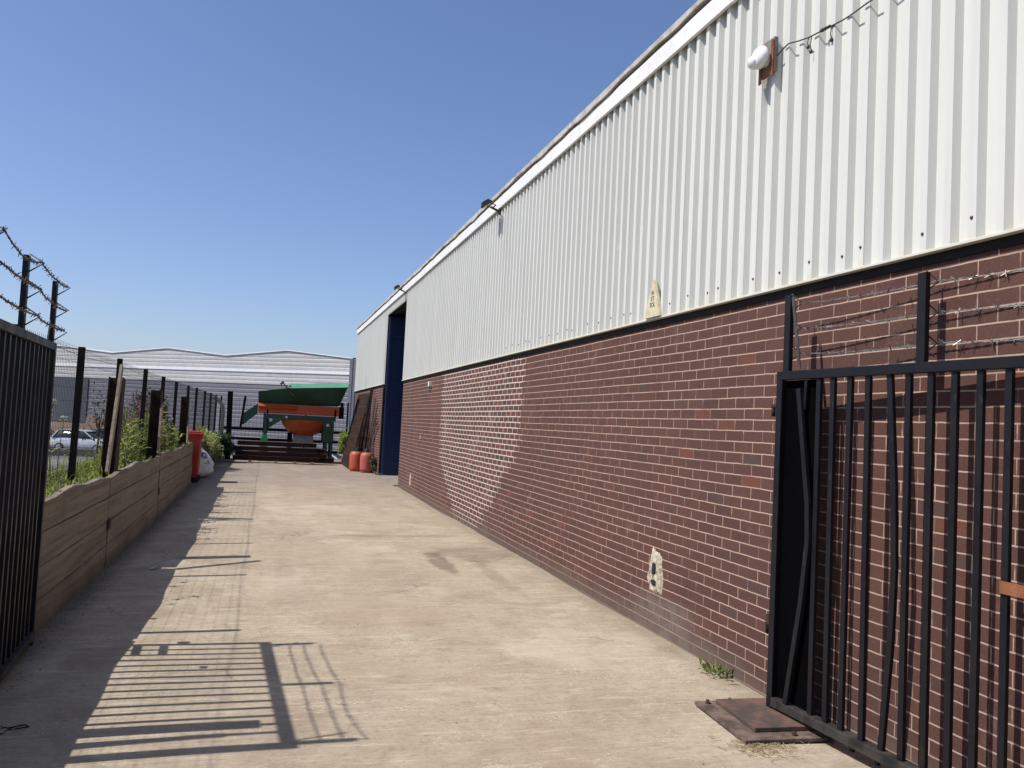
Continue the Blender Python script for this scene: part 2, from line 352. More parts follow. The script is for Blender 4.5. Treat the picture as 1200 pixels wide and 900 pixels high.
M = dict(
    brick=mat_brick(), conc=mat_concrete(), clad=mat_clad(), board=mat_board(), blk=mat_paintblack(), ground=mat_ground(), glass=mat_glass(),
    rust=mat_rust('rust_steel', (.016,.010,.008), (.050,.024,.016)), rustplate=mat_rust('rusty_plate', (.060,.042,.034), (.175,.125,.098), 9), rustbright=mat_rust('orange_rust', (.13,.045,.02), (.28,.11,.05), 8),
    rebar=mat_rust('rusty_mesh_rods', (.045,.027,.020), (.105,.058,.042), 5),
    beam=mat_rust('beam_red_oxide', (.040,.020,.018), (.085,.038,.032), 3),
    trim=simple('white_trim', (.78,.77,.74), (.70,.69,.66), 2.2, .5), cap=simple('weathered_capping', (.56,.53,.48), (.36,.33,.29), 6, .9, bump=.5),
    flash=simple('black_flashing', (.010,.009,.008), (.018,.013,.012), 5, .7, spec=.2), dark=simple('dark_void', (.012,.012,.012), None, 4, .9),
    blue=simple('navy_door_paint', (.005,.018,.085), (.004,.013,.065), 1.2, .45), postblk=simple('post_black', (.007,.007,.009), (.012,.011,.012), 5, .8, spec=.06),
    galv=simple('old_galvanised_wire', (.32,.30,.28), (.16,.14,.12), 20, .5, .6), wirerust=simple('weathered_wire', (.14,.115,.10), (.07,.055,.045), 20, .7, .3),
    hook=simple('dull_grey_steel', (.10,.09,.085), (.05,.045,.04), 9, .6, .4),
    mesh=simple('fence_mesh_black', (.006,.006,.007), (.010,.010,.010), 5, .8, spec=.05), tim=simple('bare_timber', (.30,.235,.165), (.20,.155,.110), 3, .85, stretch=(8,8,.8), bump=.3),
    render=simple('lime_render', (.52,.46,.35), (.25,.20,.15), 22, .95, bump=1., lo=.4, hi=.66), lampw=simple('white_plastic', (.80,.80,.79), (.74,.74,.73), 4, .3),
    signm=simple('yellowed_board', (.58,.52,.36), (.44,.38,.24), 16, .8, lo=.45, hi=.7), ink=simple('dark_ink', (.05,.042,.03), None, 30, .8),
    lens=simple('dusty_lamp_lens', (.35,.29,.25), (.26,.22,.20), 10, .35), grey=simple('lamp_body', (.035,.035,.036), None, 10, .45),
    red=simple('red_bin_plastic', (.38,.026,.010), (.32,.020,.009), 4, .6), tyre=simple('black_rubber', (.014,.014,.014), None, 8, .8),
    bag=simple('white_woven_bag', (.66,.66,.65), (.52,.52,.51), 6, .7, bump=.4), bagink=simple('bag_print', (.10,.11,.15), None, 12, .7),
    gas=simple('orange_cylinder_paint', (.46,.085,.035), (.36,.070,.035), 6, .5), gasb=simple('faded_red_cylinder_paint', (.44,.105,.075), (.34,.08,.06), 6, .55),
    cap2=simple('dark_green_valve', (.02,.075,.05), None, 8, .5), orange=simple('orange_machine_paint', (.47,.075,.014), (.38,.060,.012), 3, .45),
    green=simple('green_machine_paint', (.005,.058,.028), (.004,.045,.022), 3, .4), lime=simple('bright_green_paint', (.05,.40,.10), (.04,.33,.08), 4, .45),
    gmet=simple('grey_machine_metal', (.30,.30,.31), (.22,.22,.23), 5, .5), stick=simple('white_sticker', (.7,.7,.66), None, 9, .5),
    soil=simple('bank_soil', (.095,.070,.045), (.055,.045,.026), 2, .95, bump=.5), stone=simple('concrete_post', (.27,.245,.20), (.17,.15,.12), 6, .9, bump=.4),
    fac1=simple('pale_facade_sheet', (.52,.505,.49), (.48,.465,.455), .4, .5), fac2=simple('grey_blue_facade_sheet', (.185,.18,.205), (.165,.16,.185), .3, .5), facw=simple('white_gutter', (.86,.86,.85), (.82,.82,.81), 1, .5),
    facd=simple('facade_shutter', (.075,.078,.09), (.065,.07,.08), .6, .5), facb=simple('facade_plinth_brick', (.30,.20,.15), (.24,.165,.13), 5, .9), faca=simple('end_wall_shade', (.16,.165,.20), None, 1, .5),  # last one darkened: the end wall's shade is put into its colour
    roofm=simple('pale_roof_sheet', (.40,.40,.40), (.34,.34,.34), .4, .6), leaf=mat_leaf('weed_leaf', (.37,.41,.09), (.24,.31,.06), .62), leaf2=mat_leaf('pale_leaf', (.42,.44,.16), (.30,.34,.11), .62),
    dleaf=mat_leaf('shrub_leaf', (.040,.070,.022), (.024,.046,.016), .2), stem=simple('weed_stem', (.12,.13,.05), None, 9, .8), pink=mat_leaf('pink_flower', (.40,.17,.28), (.30,.13,.22), .3), whitef=mat_leaf('white_flower', (.62,.62,.55), (.5,.5,.42), .3),
    bark=simple('bark', (.09,.07,.05), (.055,.042,.03), 9, .95, bump=.5), straw=simple('dry_straw', (.36,.29,.15), (.24,.18,.09), 12, .9), pebble=simple('crumbled_mortar', (.42,.38,.31), (.28,.25,.20), 20, .95),
    litter=simple('dead_leaf_litter', (.075,.055,.036), (.04,.03,.02), 12, .95), paper=simple('scrap_paper', (.72,.71,.68), None, 9, .8), lampg=simple('car_light', (.75,.75,.72), None, 5, .2), lampr=simple('car_tail_light', (.35,.02,.02), None, 5, .25),
    platetop=mat_rust('worn_plate', (.058,.047,.042), (.15,.082,.060), 7),
    plategrey=simple('grey_flaking_plate', (.20,.19,.18), (.20,.085,.05), 7, .8, lo=.45, hi=.6),
    dusty=simple('dusty_black_steel', (.050,.043,.037), (.016,.015,.015), 9, .8, spec=.2),
    tuft=mat_leaf('tuft_leaf', (.15,.20,.045), (.09,.13,.03), .35),
    sunlit_green=simple('sunlit_green_paint', (.11,.31,.20), (.09,.27,.17), 4, .4),  # machine green lightened, the sun on the tray lip painted in
    pitch=simple('matte_near_black', (.002,.002,.0024), None, 6, .9, spec=.02),  # very dark matte colour for the gate's sheet plate
    rim=simple('alloy_rim', (.42,.42,.43), None, 4, .3, .8),
)
def mat_car(name, c):
    t = NT(name); t.fin(c, .25, .1, .6); t.p.inputs['Coat Weight'].default_value = .6; return t.m

# ------------------------------------------------------------------ setting: ground
g = MB(); g.add([(-3000,-3000,-1.6),(3000,-3000,-1.6),(3000,3000,-1.6),(-3000,3000,-1.6)], [(0,1,2,3)])
tag(g.build('ground', M['ground']), kind='structure')
def hz(x, y):
    """gentle unevenness of the concrete"""
    return .006*math.sin(x*2.1+y*.7)+.005*math.sin(y*1.7+1.3*x)+.02*max(0, min(1, (y-15)/6))
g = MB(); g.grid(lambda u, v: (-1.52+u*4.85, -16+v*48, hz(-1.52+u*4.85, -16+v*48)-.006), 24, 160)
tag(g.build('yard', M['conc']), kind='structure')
# slab edge and the raised bank that the boards hold back, falling to the car park
prof = [(-1.53,-.2),(-1.53,.80),(-1.75,.82),(-2.2,.76),(-3.0,.25),(-4.2,-.75),(-5.6,-1.55),(-6.2,-1.7)]
g = MB(); NB = 90
def bankp(u, v):
    k = u*(len(prof)-1); i = min(int(k), len(prof)-2); f = k-i
    x = prof[i][0]*(1-f)+prof[i+1][0]*f; z = prof[i][1]*(1-f)+prof[i+1][1]*f
    y = -16+v*50
    e = max(0, y-29.6)/3.0
    return (x, y, max(-1.7, (z if e <= 0 else z - max(0, z+.0)*min(1, e*1.2) - max(0, e-.6)*1.5) + (.05*math.sin(3*y+x*4)+.03*math.sin(7.1*y-x))*(u > .2)))
g.grid(bankp, 28, NB); tag(g.build('embankment', M['soil']), kind='structure')
g = MB(); g.grid(lambda u, v: (-1.6+u*30, 31.9+v*4.5, -.02-1.7*v+.04*math.sin(u*60)), 40, 6)
g.grid(lambda u, v: (-1.6+u*30, -16-v*4.5, -.02-1.7*v), 10, 4)
tag(g.build('slope', M['soil']), kind='structure')

# ------------------------------------------------------------------ warehouse on the right
WX = 3.1; YD0, YD1, YE, Y0 = 19.9, 23.3, 31.3, -7.0; XB = 17.0
wh = empty('warehouse', 'long brick warehouse with white corrugated upper wall along the right of the yard', 'warehouse')
g = MB(); g.box(WX, WX+.24, Y0, YD0, -.25, 2.53); g.build('brick_wall', M['brick'], wh)
g = MB(); g.box(WX, WX+.24, YD1, YE, -.25, 2.53); o = g.build('brick_wall', M['brick'], wh); o['label'] = 'short far brick wall beyond the blue doorway'
g = MB(); g.box(WX+.24, XB, YE-.24, YE, -.25, 4.8); g.box(WX+.24, XB, Y0, Y0+.24, -.25, 4.8); g.box(XB-.24, XB, Y0+.24, YE-.24, -.25, 4.8)
g.build('rear_wall', M['brick'], wh)
g = MB()
g.add([(WX+.03,Y0,4.93),(WX+7,Y0,5.75),(WX+7,YE,5.75),(WX+.03,YE,4.93)], [(0,1,2,3)])
g.add([(WX+7,Y0,5.75),(XB,Y0,4.9),(XB,YE,4.9),(WX+7,YE,5.75)], [(0,1,2,3)])
for y in (Y0, YE): g.add([(WX,y,4.79),(WX+7,y,5.72),(XB,y,4.79)], [(0,1,2)])
g.build('roof', M['roofm'], wh)
def corrug(y0, y1, z0, z1):
    P, c_, r_, t_ = .1495, .042, .015, .0775; xc, xt = WX-.043, WX-.004
    g = MB(); k0 = math.floor((y0-3.155)/P)-1; pts = []
    k = k0
    while True:
        b = 3.155 + k*P      # middle of the web that rises towards +Y out to the crest
        for yy, xx in ((b-r_/2, xt), (b+r_/2, xc), (b+r_/2+c_, xc), (b+r_/2+c_+r_, xt)):
            pts.append((yy, xx))
        k += 1
        if b > y1: break
    out = []
    for (ya, xa), (yb, xb) in zip(pts, pts[1:]):
        for ylim in (y0, y1):
            pass
    cl = []
    for i, (yy, xx) in enumerate(pts):
        if yy < y0:
            if i+1 < len(pts) and pts[i+1][0] > y0:
                f = (y0-yy)/(pts[i+1][0]-yy); cl.append((y0, xx+f*(pts[i+1][1]-xx)))
        elif yy > y1:
            ya, xa = pts[i-1]; f = (y1-ya)/(yy-ya); cl.append((y1, xa+f*(xx-xa))); break
        else: cl.append((yy, xx))
    n = len(cl)
    vs = [(x, y, z0) for y, x in cl] + [(x, y, z1) for y, x in cl] + [(x+.004, y, z0) for y, x in cl] + [(x+.004, y, z1) for y, x in cl]
    fs = [(i+1, i, n+i, n+i+1) for i in range(n-1)] + [(2*n+i, 2*n+i+1, 3*n+i+1, 3*n+i) for i in range(n-1)] + [(i, i+1, 2*n+i+1, 2*n+i) for i in range(n-1)]
    return g.add(vs, fs)
ZC0, ZC1 = 2.57, 4.80
corrug(Y0, YD0, ZC0, ZC1).build('cladding', M['clad'], wh)
corrug(YD0+.005, YD1-.005, 4.54, ZC1).build('cladding', M['clad'], wh)
corrug(YD1, YE, ZC0+.03, ZC1).build('cladding', M['clad'], wh)
g = MB()
for a, b in ((Y0, YD0), (YD1, YE)): g.box(WX+.03, WX+.20, a+.02, b-.02, 2.54, 4.92)
g.box(WX+.03, WX+.20, YD0-.015, YD1+.015, 4.56, 4.915); g.build('cladding_backing', M['dark'], wh)
for a, b, dz in ((Y0, YD0, 0), (YD1, YE, .03)):
    g = MB(); g.box(WX-.014, WX+.02, a, b-.01, 2.506+dz, 2.551+dz); g.build('ledge_flashing', M['flash'], wh)
    g = MB(); g.box(WX-.052, WX+.02, a, b-.01, 2.553+dz, 2.568+dz); g.build('cladding_lip', M['clad'], wh, .002)
# white fascia in lengths, wavy capping above it
yy = Y0
while yy < YE:
    e = min(yy+3.05, YE+.02); dy = random.uniform(-.006, .006)
    g = MB(); g.box(WX-.075+dy*.3, WX-.046, yy+.004, e-.004, 4.735+dy, 4.892+dy); g.build('fascia', M['trim'], wh, .004)
    yy = e
def capf(u, v):
    y = Y0+u*(YE+.06-Y0); w = .010*math.sin(y*1.3)+.008*math.sin(y*3.7+1)+.006*math.sin(y*9.1)
    x = [WX+.03, WX-.098, WX-.103, WX-.07, WX+.02, WX+.12][v_idx(v)]
    j = random.uniform(-.006, .006)
    z = [4.925+w, 4.915+w, 4.965, 4.992+j, 4.998+j, 4.985][v_idx(v)]
    return (x, y, z)
def v_idx(v): return int(round(v*5))
g = MB(); g.grid(capf, 560, 5, False); g.build('roof_capping', M['cap'], wh)
# screws along the foot of the sheet
scm = MB().lathe([(.0,-.006),(.008,-.006),(.009,0),(.006,.004),(0,.004)], 8).mesh('screw', M['hook'])
for k in range(28):
    o = bpy.data.objects.new('screw', scm); COL.objects.link(o); o.parent = wh
    o.location = (WX-.045, 3.155+.1495*(2*k-3+(k%5==3))+.012+.0205, 2.665+.012*math.sin(k*2.7)); o.rotation_euler = (0, R(-90), 0)
# doorway: blue leaf folded back against the far jamb, roller curtain deeper in
g = MB(); g.box(WX+.03, WX+.98, YD1-.10, YD1-.03, .05, 4.5)
lf = g.build('door_leaf', M['blue'], wh, .004)
g = MB()
for z in (.35, 1.75, 2.75, 3.9): g.box(WX+.05, WX+.96, YD1-.125, YD1-.102, z, z+.07)
for xx in (WX+.04, WX+.9): g.box(xx, xx+.07, YD1-.128, YD1-.103, .07, 4.48)
g.build('door_rail', M['blue'], lf, .003)
g = MB()
for k in range(45): g.box(WX+1.4+.012*(k % 2), WX+1.46, YD0-.2, YD1+.2, .02+k*.102, .02+k*.102+.1)
g.build('roller_door', M['blue'], wh)
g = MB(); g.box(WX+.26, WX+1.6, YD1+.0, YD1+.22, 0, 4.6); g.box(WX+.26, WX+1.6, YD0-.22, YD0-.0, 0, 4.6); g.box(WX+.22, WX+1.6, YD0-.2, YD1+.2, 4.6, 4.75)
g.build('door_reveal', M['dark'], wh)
g = MB(); g.box(WX-.03, WX+.10, YD1-.018, YD1+.09, .04, 2.50); g.build('door_post', M['flash'], wh, .004)
g = MB(); g.box(WX-.10, WX+1.5, YD0+.02, YD1-.02, -.1, .055); g.build('threshold', M['stone'], wh, .01)
# render patch knocked into the wall, with two ragged holes
def blob(cy, cz, ry, rz, seed, n=36):
    rnd = random.Random(seed); ph = [rnd.uniform(0, 6.3) for _ in range(5)]
    out = []
    for k in range(n):
        a = 2*math.pi*k/n; w = 1+.10*math.sin(2*a+ph[0])+.09*math.sin(3*a+ph[1])+.07*math.sin(5*a+ph[2])+.05*math.sin(9*a+ph[3])+rnd.uniform(-.05,.05)
        ca, sa = math.cos(a), math.sin(a)
        q = .72
        out.append((cy+ry*w*math.copysign(abs(ca)**q, ca), cz+rz*w*math.copysign(abs(sa)**q, sa)))
    return out
def patch(cy, cz, ry, rz, seed):
    rnd = random.Random(seed); g = MB(); rim = blob(cy, cz, ry, rz, seed); n = len(rim); vs = []; rings = 6
    for q in range(rings+1):
        f = 1-q/rings
        for (y, z) in rim:
            vs.append((WX+.004-(.0 if q == 0 else .012+.009*rnd.random()), cy+(y-cy)*f, cz+(z-cz)*f))
    fs = [(q*n+k, q*n+(k+1) % n, (q+1)*n+(k+1) % n, (q+1)*n+k) for q in range(rings) for k in range(n)]
    return g.add(vs, fs, False)
pt = patch(6.17, .475, .120, .195, 3).build('render_patch', M['render'], wh)
for cy, cz, ry, rz, sd in ((6.175, .505, .030, .044, 5), (6.17, .395, .034, .024, 8)):
    h = blob(cy, cz, ry, rz, sd, 16); MB().prism([(WX-.0225, y, z) for y, z in h], (.012, 0, 0)).build('hole', M['dark'], pt)
pt = patch(18.15, .30, .07, .14, 11).build('render_patch', M['render'], wh)
pt = patch(17.2, 1.27, .035, .05, 12).build('render_patch', M['render'], wh)

# things fixed to the warehouse
def floodlight(y, z, rz, label):
    e = empty('floodlight', label, 'floodlight', (WX-.06, y, z), rz, 'floodlights under the roof edge'); e.scale = (.68,.68,.68)
    g = MB(); g.bar((0,0,-.10), (-.20,0,-.02), .045, .03); g.bar((-.0,0,-.16), (-.0,0,.02), .07, .035, (0,1,0)); g.build('bracket', M['grey'], e, .003)
    g = MB(); g.bar((-.13,.13,0), (-.13,-.13,0), .02, .02); g.bar((-.13,.13,0), (-.26,.14,.03), .018, .018); g.bar((-.13,-.13,0), (-.26,-.14,.03), .018, .018); g.build('yoke', M['grey'], e)
    T = Matrix.Translation((-.30,0,.03)) @ Matrix.Rotation(R(-35), 4, 'Y')
    g = MB(); g.box(-.10,.10,-.13,.13,-.025,.025); g.box(-.08,.08,-.10,.10,.025,.055)
    for k in range(7): g.box(-.07,.07,-.09+k*.03-.004,-.09+k*.03+.004,.055,.075)
    g.v = [tuple(T @ Vector(p)) for p in g.v]; h = g.build('lamp_head', M['grey'], e, .003)
    g = MB(); g.box(-.085,.085,-.115,.115,-.031,-.0265); g.v = [tuple(T @ Vector(p)) for p in g.v]; g.build('lens', M['lens'], h)
    g = MB(); g.tube([(-.02,.02,-.09),(-.03,.10,-.03),(-.01,.25,.02),(0,.45,-.01)], .006, 5); g.build('cable', M['grey'], e)
floodlight(11.45, 4.75, 0, 'larger looking floodlight at the roof edge above the middle of the white wall')
floodlight(20.05, 4.80, 0, 'small black floodlight at the roof edge just above the blue doorway')
# white dome lamp on a rusty plate
e = empty('dome_lamp', 'white dome lamp on a rusty bracket high on the corrugated wall', 'wall lamp', (WX-.045, 4.715, 4.105))
g = MB(); g.box(-.028,.0,-.085,.075,-.10,.13); bk = g.build('back_plate', M['plategrey'], e, .002)
g = MB(); g.box(-.036,-.029,-.085,-.055,-.13,.11); g.box(-.036,-.029,.05,.078,-.14,.02); g.build('plate_edge', M['rustbright'], bk)
g = MB(); g.lathe([(.0,.10),(.03,.10),(.055,.085),(.072,.05),(.08,.0),(.072,-.04),(.05,-.055),(0,-.06)], 20)
g.v = [(-.075-z_*.42, y_*1.0, x_*.95+.012) for x_, y_, z_ in g.v]; g.build('dome', M['lampw'], e, fix=True)
g = MB(); g.lathe([(0,.02),(.04,.02),(.045,0),(.045,-.03)], 14); g.v = [(-.055-z_*.9, y_, x_) for x_, y_, z_ in g.v]; g.build('collar', M['lampw'], e, fix=True)
g = MB(); g.lathe([(0,.055),(.03,.05),(.045,.03),(.05,.0),(.045,-.03),(0,-.03)], 14); g.v = [(-.098-z_*.75, y_+.035, x_*.9-.012) for x_, y_, z_ in g.v]; g.build('sensor', M['lampw'], e, fix=True)
# cable strung from the lamp over the ribs
e = MB(); pts = []
cp = [(4.66,4.10),(4.58,4.12),(4.50,4.13),(4.40,4.10),(4.29,4.075),(4.12,4.06),(3.98,4.045),(3.89,4.04),(3.77,4.04),(3.60,4.03),(3.40,4.04),(3.0,4.03)]
for (ya, za), (yb, zb) in zip(cp, cp[1:]):
    for k in range(4):
        f = k/4; pts.append((WX-.054-.006*math.sin((ya+(yb-ya)*f)*9), ya+(yb-ya)*f, za+(zb-za)*f))
cab = empty('cable', 'thin dark cable strung over the corrugated ribs beside the white dome lamp', 'cable')
MB().tube(pts, .0045, 5).build('wire', M['grey'], cab)
for y, z, L in ((4.30,4.077,.045), (4.27,4.075,.085), (4.08,4.055,.075)):
    g = MB(); g.tube([(WX-.05,y,z),(WX-.054,y+.006,z-L*.6),(WX-.052,y,z-L)], .003, 5); g.tube([(WX-.052,y,z-L),(WX-.052,y,z-L-.02)], .010, 6); g.build('loose_end', M['grey'], cab)
g = MB(); g.tube([(WX-.055,4.17,4.064),(WX-.055,4.09,4.057)], [.012,.009], 7); g.build('joint_sleeve', M['grey'], cab)
# pointed yellowed board standing on the ledge
sg = empty('board_sign', 'pointed yellowed board with faint dark lettering at the foot of the white cladding', 'sign', (WX-.070, 6.29, 2.571))
pl = [(0,-.135,0),(0,.145,0),(0,.105,.11),(0,.045,.22),(0,.004,.315),(0,-.03,.25),(0,-.085,.14)]
g = MB(); g.prism(pl, (.026, 0, 0)); g.build('panel', M['signm'], sg, fix=True)
for s_, z, sz in (('IN', .185, .05), ('ET', .135, .055), ('EOL', .085, .055)):
    text('lettering', s_, sz, M['ink'], sg, (-.0008, .0, z), (R(90), 0, R(-90)))
# white junction box on the wall below the flashing, near the doorway
e = empty('alarm_box', 'small grey box with cable under the cladding near the blue doorway', 'box', (WX, 16.3, 2.35)); e.scale = (.7,.7,.7)
g = MB(); g.box(-.09,-.002,-.07,.07,-.06,.08); g.build('case', M['lampw'], e, .006)
g = MB(); g.tube([(-.04,0,-.06),(-.05,.02,-.16),(-.01,.03,-.24)], .01, 5); g.build('cable', M['grey'], e)

# ------------------------------------------------------------------ gates
def barbed(pts, m, r=.0028, seed=0, sag=.0):
    """twisted wire with barbs along pts"""
    rnd = random.Random(seed); g = MB(); P = [Vector(p) for p in pts]; line = []
    for a, b in zip(P, P[1:]):
        n = max(3, int((b-a).length/.02))
        for k in range(n):
            f = k/n; p = a.lerp(b, f); p.z -= sag*4*f*(1-f); line.append(p)
    line.append(P[-1])
    for ph in (0, math.pi):
        tw = []
        for i, p in enumerate(line):
            a = i*1.05+ph; tw.append(p+Vector((math.cos(a)*.0035, 0, math.sin(a)*.0035)))
        g.tube(tw, r, 4, False)
    i = 3
    while i < len(line)-1:
        p = line[i]
        for q in range(3):
            d = Vector((rnd.uniform(-1,1), rnd.uniform(-1,1), rnd.uniform(-1,1))).normalized()*.024
            g.tube([p-d*.7, p+d], .0022, 3, False)
        i += rnd.choice((4,5,5,6))
    return g
def gate(root, L, bars, posts, postz, side, plate=None):
    """gate in its own plane: local x runs from the far end towards the hinge, z up"""
    zb, zt = .115, 2.005
    g = MB(); g.box(-.02, L, -.025, .025, zt-.05, zt); tr = g.build('top_rail', M['blk'], root, .003)
    g = MB(); g.box(.03, L, -.032, .034, zb-.05, zb); g.build('bottom_rail', M['dusty'], root, .003)
    g = MB(); g.box(-.02, .028, -.024, .024, .02, zt-.052); g.build('end_stile', M['blk'], root, .003)
    g = MB(); g.box(L-.09, L-.003, -.023, .023, zb+.002, zt-.052); g.build('hinge_stile', M['blk'], root, .003)
    for b in bars:
        g = MB(); g.strip([(u, b[0], z) for u, z in b[1]], .033, .022, (1,0,0)); g.build('bar', M['blk'], root, .002)
    for u, zz, lean in posts:
        g = MB(); g.bar((u, 0, zt+.001), (u+lean, 0, zz), .05, .03); p = g.build('wire_post', M['blk'], root, .002)
        for k in range(3):
            h = zz-.035-k*.15
            g = MB(); g.tube([(u, .014, h+.045), (u+.004, .088, h), (u, .014, h-.055)], .0045, 5); g.build('wire_hook', M['hook'], p)
    return tr
# right gate, folded back against the brick wall
ang = math.atan2(-1.0, .07)
ga = empty('yard_gate', 'open black steel bar gate folded back against the brick wall on the right', 'gate', (2.915, 4.26, 0), ang)
Lr = 2.05
def straight(u0, u1): return (.0, [(u1, .116), (u0, 1.953)])
bars = [straight(.322,.327), straight(.430,.442), straight(.558,.557), straight(.685,.701),
        (.0, [(.831,.116),(.872,.62),(.886,1.0),(.870,1.4),(.828,1.953)]), straight(.947,.954), straight(1.079,1.084), straight(1.212,1.214), straight(1.346,1.342), straight(1.485,1.480), straight(1.62,1.62), straight(1.75,1.752), straight(1.87,1.87),
        (-.024, [(.152,.116),(.255,.7),(.295,1.05),(.285,1.25),(.182,1.90)])]
tr_ = gate(ga, Lr, bars, [(.045,2.455,0),(1.02,2.44,0),(1.98,2.42,0)], 0, 1)
g = MB(); g.box(.03, .30, .012, .018, .118, 1.952); g.build('sheet_plate', M['pitch'], ga)
g = MB(); g.box(1.47, 1.80, -.022, -.0165, 1.005, 1.058); g.build('rusty_strip', M['rustbright'], ga, .001)
g = MB(); g.bar((.10,-.02,2.44),(.175,-.02,2.01), .022, .006); g.build('stay', M['hook'], ga)
g = MB(); g.bar((.225,-.008,1.95),(.215,-.008,1.78), .02, .012); g.build('latch_bar', M['blk'], ga)
g = MB(); g.tube([(-.02,0,1.80),(-.075,0,1.80)], .016, 8); g.tube([(-.07,0,1.80),(-.07,0,1.74)], .012, 6); g.build('bolt', M['rust'], ga)
g = MB(); g.tube([(-.02,0,.52),(-.06,0,.52)], .02, 8); g.tube([(-.055,0,.57),(-.055,0,.46)], .014, 6); g.build('bolt', M['rust'], ga)
for k in range(9):
    u = .30+k*.17; g = MB(); g.bar((u,0,.064),(u,0,.035), .02, .02); g.build('stud', M['blk'], ga)
for k in range(3):
    z = 2.42-k*.15
    barbed([(.05,.080,z-.002),(1.025,.080,z-.012),(1.98,.080,z-.03)], M['galv'], .0019, k, .012).build('barbed_wire', M['galv'], ga)
# left gate, folded back along the fence; its far end hides the start of the boards
ang2 = math.atan2(-1.0, .065)
gl = empty('yard_gate', 'open black steel bar gate along the left edge with barbed wire above', 'gate', (-1.40, 6.15, 0), ang2)
bars = []
for k in range(14):
    u = .135+k*.126
    bars.append((0., [(u+random.uniform(-.008,.008), .116), (u+random.uniform(-.006,.006), 1.953)]))
gate(gl, 2.0, bars, [(.06,2.41,0),(.99,2.42,0),(1.93,2.41,0)], 0, 1)
g = MB(); g.box(1.58,1.70,.014,.020,.118,1.80); g.build('sheet_plate', M['blk'], gl)
for z in (.88, 1.10):
    g = MB(); g.box(.03,.27,-.03,-.022,z,z+.07); g.build('latch_plate', M['hook'], gl, .002)
g = MB(); g.box(-.075,-.022,-.012,.012,1.22,1.30); g.build('latch_bar', M['blk'], gl, .002)
g = MB(); g.bar((.02,-.01,2.30),(.13,-.01,2.01), .016, .008); g.build('stay', M['hook'], gl)
g = MB(); g.bar((1.90,.0,2.0),(1.83,.0,2.38), .016, .008); g.build('stay', M['hook'], gl)
g = MB(); g.box(.55,.60,-.03,-.02,1.45,1.50); g.build('tag_plate', M['paper'], gl)
wp = [[(.10,.080,2.375),(.5,.080,2.36),(1.03,.080,2.385),(1.5,.085,2.33),(1.95,.080,2.385)], [(.10,.080,2.22),(.6,.080,2.21),(1.03,.080,2.235),(1.95,.080,2.23)], [(.10,.080,2.09),(.6,.080,2.075),(1.03,.080,2.085),(1.95,.080,2.08)]]
for k, p in enumerate(wp): barbed(p, M['wirerust'], .0032, 20+k, .01).build('barbed_wire', M['wirerust'], gl)

# steel cover plates under the right gate
e = empty('cover_plate', 'two stacked rusty steel plates bolted to the ground under the right gate', 'steel plate', (2.86, 4.25, 0), R(-4))
g = MB(); g.box(-.33,.20,-.40,.22,.004,.024); g.build('base_sheet', M['rustplate'], e, .003)
g = MB(); g.box(-.22,.18,-.30,.17,.026,.050); g.build('upper_sheet', M['platetop'], e, .003)
for x, y in ((-.27,.17),(-.12,.185),(-.02,-.355)):
    g = MB(); g.lathe([(0,.014),(.011,.014),(.011,.0),(.016,.0),(.016,-.008)], 6, (x,y,.032)); g.build('bolt', M['rust'], e)

# ------------------------------------------------------------------ board wall with steel posts on the left
rw = empty('retaining_wall', 'low wall of weathered boards between rusty steel posts along the left of the yard', 'board wall')
bays = [(3.9,6.26),(6.32,9.06),(9.13,13.06),(13.14,17.52),(17.58,18.7)]
for (a, b) in bays:
    z = -.02; hs = [.245,.235,.24,.225]
    for k, h in enumerate(hs):
        g = MB(); n = max(4, int((b-a)/.25)); rows = []
        tl = random.uniform(-.006,.006); xo = random.uniform(-.006,.006); dz = random.uniform(-.008,.008)
        for i in range(n+1):
            y = a+(b-a)*i/n; tp = z+h-.006+tl*(i/n-.5)+(.02*math.sin(y*1.9)+.012*math.sin(y*5.3) if k == 3 else .003*math.sin(y*4)); bt = z+.003
            if k == 3 and b-y < .5: tp -= 0
            rows += [(-1.455+xo,y,bt),(-1.455+xo,y,tp),(-1.51+xo,y,tp),(-1.51+xo,y,bt)]
        fs = [(4*i+q, 4*i+(q+1)%4, 4*i+4+(q+1)%4, 4*i+4+q) for i in range(n) for q in range(4)] + [(0,3,2,1),(4*n,4*n+1,4*n+2,4*n+3)]
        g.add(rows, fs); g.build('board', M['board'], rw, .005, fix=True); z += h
def hpost(y, top, lean=0.):
    g = MB(); a = Vector((-1.575, y, -.3)); b = Vector((-1.575, y+lean, top))
    for dx in (-.07, .065): g.bar(a+Vector((dx,0,0)), b+Vector((dx,0,0)), .012, .16, (1,0,0))
    g.bar(a, b, .124, .010, (1,0,0)); g.build('steel_post', M['rust'], rw, .001)
hpost(6.29,.95); hpost(9.58,1.91,.22); hpost(13.16,1.87,.05); hpost(17.60,1.86,.03); hpost(3.86,.95)
g = MB(); g.bar((-1.447,9.02,.43),(-1.447,9.17,.43), .02, .10, (1,0,0)); g.build('fixing_plate', M['rust'], rw)
g = MB(); g.bar((-1.447,13.02,.40),(-1.447,13.14,.40), .02, .09, (1,0,0)); g.build('fixing_plate', M['rust'], rw)
def plank(a, b, w, label):
    g = MB(); g.bar(a, b, .028, w, (1,0,0)); o = g.build('plank', M['tim'], None, .003)
    me = o.data; c0 = Vector(a)
    for v in me.vertices: v.co -= c0
    o.location = c0; tag(o, label, 'plank', 'planks leaning on the steel posts')
plank((-1.485,9.03,.94),(-1.495,9.50,2.03),.085,'tall pale timber plank leaning on the nearest steel post above the boards')
plank((-1.475,12.95,.95),(-1.50,13.2,1.68),.10,'pale timber offcut leaning on the steel post left of the pink flowers')
